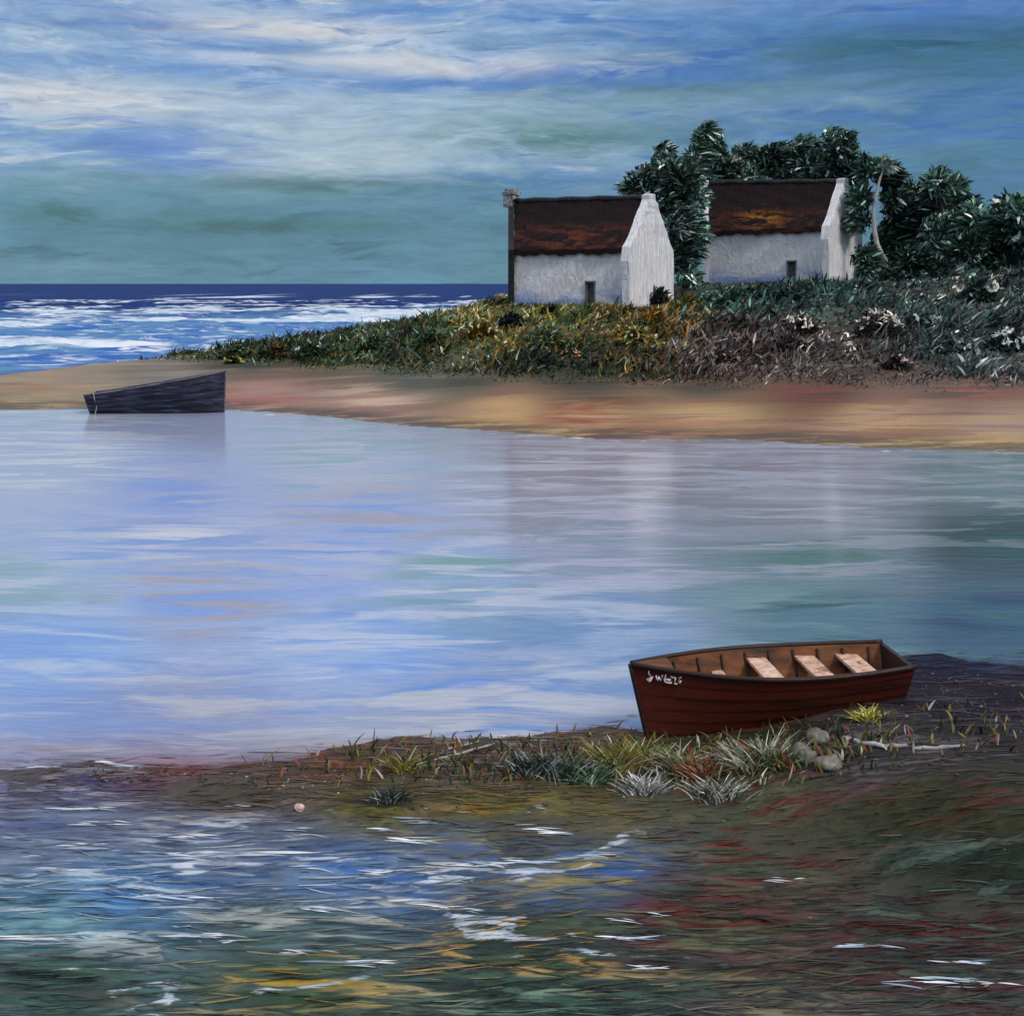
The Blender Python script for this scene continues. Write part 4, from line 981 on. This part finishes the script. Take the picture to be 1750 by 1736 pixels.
    for px_ in range(30, 1750, 13):           # the thin broken line of foam along the far sand
        xx = (px_-CX)/F*40; yy = float(interp(xx, FAR))
        for _ in range(4): xx = (px_-CX)/F*yy; yy = float(interp(xx, FAR))
        if RNG.random() < .6: pp.append((px_+RNG.normal(0, 8), HY+F*CAMZ/(yy-RNG.uniform(-.3, .9)), RNG.uniform(6, 30)))
    q = np.array(pp); d = F*CAMZ/(q[:, 1]-HY); x = (q[:, 0]-CX)/F*d; z = np.maximum(height(x, d), wave(x, d)[0])
    n = len(q); l = q[:, 2]/F*d*RNG.uniform(.6, 1.1, n); ang = RNG.normal(0, .1, n)
    D = unit(np.stack([np.cos(ang), np.sin(ang), 0*x], 1)); S = unit(np.stack([-np.sin(ang), np.cos(ang), RNG.uniform(.1, .5, n)], 1))
    P = np.stack([x, d, z+.02], 1)-D*(l*.5)[:, None]
    c = pick([(214,218,222),(168,182,196),(190,192,192),(130,150,172)], n, [.3,.3,.2,.2])
    o = leafobj('foam', [strips(P, D, S, l, l*RNG.uniform(.025, .075, n), np.stack([0*l, RNG.normal(0, .1, n)*l, -.04*l], 1), c, 8, 1.4)], M['leaf'])
    tag(o, kind='stuff'); o['label'] = 'white flecks of foam on the near water'
def zground(px, py):
    z = .1
    for _ in range(6):
        q = at(px, py, z); z = hz(q.x, q.y)
    return at(px, py, z)
def tuft(label, px, py, hpx, wpx, pal, p, n=120, spread=.36, name='grass_tuft', wid=.0125):
    q = zground(px, py); s = q.y/F
    root = empty(name, q); tag(root, label, 'grass tuft', 'grass tufts on the near bank')
    h, w = hpx*s*.92, wpx*s*.95; n = int(n*2.6)
    parts = []
    for (k, f, ln) in (('blades', .7, 1.0), ('bent', .3, .75)):
        m = int(n*f)
        P = np.stack([RNG.normal(0, w*.25, m), RNG.normal(0, w*.18, m), np.full(m, -.02)], 1)
        D = unit(np.stack([RNG.normal(0, spread, m)+P[:, 0]/w*1.2, RNG.normal(0, spread*.7, m), np.ones(m)], 1))
        S = unit(np.stack([np.ones(m), RNG.normal(0, .5, m), 0*D[:, 0]], 1))
        l = h*ln*RNG.uniform(.45, 1.15, m)
        B = np.stack([np.sign(D[:, 0])*RNG.uniform(0, .6, m)*l, RNG.normal(0, .2, m)*l, -RNG.uniform(.05, .4, m)*l], 1)
        parts.append(strips(P, D, S, l, wid*RNG.uniform(.6, 1.5, m), B, pick(pal, m, p), 4))
    V, Fc, K = merge(parts[:1]); link('blades', npmesh('blades', V, Fc, {'Col': K}), M['leaf'], root, False)
    V, Fc, K = merge(parts[1:]); link('dry_blades', npmesh('dry_blades', V, Fc, {'Col': K*1.3}), M['leaf'], root, False)
def tufts():
    DKG = [(26,32,32),(46,56,48),(80,92,84),(150,156,154)]; DKP = [.4,.32,.18,.10]
    OL = [(120,112,44),(86,92,40),(160,120,52),(180,176,150)]; OP = [.34,.34,.18,.14]
    PA = [(120,122,80),(170,168,150),(84,92,56),(210,206,198)]; PP = [.34,.28,.24,.14]
    RD = [(126,60,44),(150,96,60),(80,84,46),(190,170,150)]; RP = [.34,.26,.26,.14]
    tuft('dark tuft with white seed heads farthest left on the near bank', 905, 1325, 50, 60, DKG, [.36,.28,.18,.18])
    tuft('black green reedy tuft between the white seeded tuft and the olive one', 965, 1330, 62, 60, DKG, DKP)
    tuft('green tuft with light tips left of the olive tuft', 1005, 1338, 58, 46, [(60,84,60),(100,126,96),(40,50,42),(170,180,168)], [.34,.28,.24,.14])
    tuft('olive and ochre fan shaped tuft left of the red boat bow', 1050, 1318, 66, 54, OL, OP, 170)
    tuft('bright green and ochre tuft right below the stem of the red boat', 1098, 1310, 62, 46, [(92,110,40),(150,120,40),(60,74,36),(180,176,140)], [.36,.28,.24,.12], 150)
    tuft('low grey white tuft in front of the ochre tuft', 1100, 1352, 40, 70, [(120,122,118),(180,180,176),(60,62,60),(210,208,204)], [.3,.3,.24,.16])
    tuft('mixed green tuft with pale rounded head under the bow of the red boat', 1165, 1318, 56, 56, PA, PP)
    tuft('reddish tuft below the lettering side of the red boat hull', 1205, 1330, 58, 46, RD, RP)
    tuft('tuft of pale looping blades under the middle of the red boat', 1275, 1312, 62, 54, PA, [.26,.32,.22,.20], 130, .6)
    tuft('tuft of tall crossing pale stems right of the looping blades', 1312, 1306, 70, 40, [(110,116,90),(190,190,178),(50,60,44),(140,70,50)], [.3,.3,.26,.14], 110, .35)
    tuft('grey frosted tuft lowest in front of the red boat', 1230, 1360, 44, 70, [(130,132,120),(176,176,168),(70,74,60),(212,210,204)], [.32,.28,.26,.14])
    tuft('red flecked green tuft beside the pale round stone', 1345, 1310, 50, 44, [(84,100,50),(60,70,44),(160,60,44),(150,150,130)], [.38,.3,.16,.16])
    tuft('small yellow green plant at the foot of the red boat stern', 1482, 1228, 34, 36, [(176,166,70),(130,128,52),(214,206,130),(80,84,44)], [.34,.3,.16,.2], 70, .7)
    tuft('ochre tipped tuft on the red weedy left part of the near bank', 690, 1318, 46, 30, OL, OP, 60)
    tuft('thin dark tuft with one white blade left of the other tufts', 668, 1368, 34, 40, DKG, DKP, 90)
def stone(label, px, py, wpx, hpx, mat, seed):
    q = zground(px, py); s = q.y/F
    bm = bmesh.new(); bmesh.ops.create_icosphere(bm, subdivisions=3, radius=1)
    rs = VN(seed)
    for v in bm.verts:
        c = v.co.copy(); k = 1+.38*(float(rs.fbm(np.array([c.x*1.3+5+c.z]), np.array([c.y*1.3+5-c.z*.7]), 3)[0])-.5)*2
        v.co = Vector((c.x*wpx*s/2*k, c.y*wpx*s*.42*k, (c.z*.5+.32)*hpx*s*k))
    me = bpy.data.meshes.new('stone'); bm.to_mesh(me); bm.free()
    o = link('stone', me, mat); o.location = q; o.rotation_euler = (0, 0, seed*1.3)
    tag(o, label, 'stone', 'stones on the near bank')
def stones():
    stone('round pale stone in the grass below the middle of the red boat', 1372, 1300, 44, 34, M['stone'], 21)
    stone('pale stone right of the round one with a sharp edge', 1416, 1312, 52, 26, M['stone'], 22)
    stone('pale stone close under the red hull towards the stern', 1398, 1268, 40, 26, M['stone'], 23)
    stone('small pink white pebble alone on the weed left of the grass tufts', 512, 1384, 18, 13, M['pinkstone'], 24)
    stone('tiny white pebble just above the pink white pebble', 517, 1348, 9, 7, M['stone'], 25)
    stone('upright white stone among the darkest left tufts', 906, 1326, 26, 18, M['stone'], 26)
    stone('small white shell like stone right of the upright white stone', 938, 1328, 16, 12, M['stone'], 30)
def drift():
    def wood(label, pts, r):
        P = []
        for a, b in pts:
            v = zground(a, b); v.z += r*.8; P.append(v)
        fine = []
        for i in range(len(P)-1):
            for k in range(4): fine.append(P[i].lerp(P[i+1], k/4)+Vector((0, RNG.uniform(-r, r)*.5, RNG.uniform(-.3, .3)*r)))
        fine.append(P[-1]); n = len(fine)
        V, fs = tube(fine, [r*(.55+.45*math.sin(math.pi*(.15+.8*i/n)))*RNG.uniform(.8, 1.2) for i in range(n)], 8)
        o0 = P[0].copy(); o = link('driftwood', pymesh('driftwood', [v-o0 for v in V], fs), M['drift']); o.location = o0
        tag(o, label, 'driftwood', 'driftwood on the near bank')
    wood('long pale driftwood branch lying right of the pale stones', [(1440, 1262), (1475, 1274), (1515, 1278), (1550, 1276)], .024)
    wood('grey plank of driftwood right of the long branch, farther along the bank', [(1560, 1282), (1600, 1280), (1650, 1276)], .018)
    wood('thin white slanting stick on the red weed left of the grass', [(742, 1300), (790, 1288), (845, 1272)], .012)
    wood('second stick, shorter, lying just behind the thin white one', [(760, 1282), (800, 1273), (818, 1268)], .011)

# ------------------------------------------------------------------ assemble
sc = bpy.context.scene
build_world(); build_mats(); build_ground(); build_water(); build_sea()
cottage('cottage', 'left white cottage with end painted dark as shade and chimney nearest the sea', Vector((5.94, 64, 0)), R(33), 7.0, 4.5, 3.40, 6.32, 9.05,
        dict(skew=.12, roof='thatch_worn', left=M['tar_and_shade'], leftlabel='far gable with shade painted dark', chimney=True), .30, True)
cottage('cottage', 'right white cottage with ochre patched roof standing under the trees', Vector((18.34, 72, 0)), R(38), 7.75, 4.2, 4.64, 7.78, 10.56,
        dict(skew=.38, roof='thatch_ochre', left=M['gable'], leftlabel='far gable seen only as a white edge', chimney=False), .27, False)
red_boat(); dark_boat()
trees(); undergrowth(); shrubs(); weed(); tufts(); stones(); drift()

s = bpy.data.lights.new('sun', 'SUN'); s.energy = 1.8; s.angle = R(12); s.color = (1, .95, .88)
so = bpy.data.objects.new('sun', s); C.objects.link(so)
dv = Vector((math.sin(R(SUN_AZ))*math.cos(R(SUN_EL)), math.cos(R(SUN_AZ))*math.cos(R(SUN_EL)), math.sin(R(SUN_EL))))
so.rotation_euler = dv.to_track_quat('Z', 'Y').to_euler()
cam = bpy.data.cameras.new('camera'); co = bpy.data.objects.new('camera', cam); C.objects.link(co)
co.location = (0, 0, CAMZ); co.rotation_euler = (R(90), 0, 0)
cam.sensor_fit = 'HORIZONTAL'; cam.sensor_width = 36; cam.lens = 36*F/1750; cam.shift_y = -(868-HY)/1750
cam.clip_start = .1; cam.clip_end = 100000
sc.camera = co
sc.cycles.max_bounces = 5; sc.cycles.diffuse_bounces = 3; sc.cycles.glossy_bounces = 3
sc.view_settings.view_transform = 'Standard'; sc.view_settings.look = 'None'; sc.view_settings.exposure = 0; sc.view_settings.gamma = 1
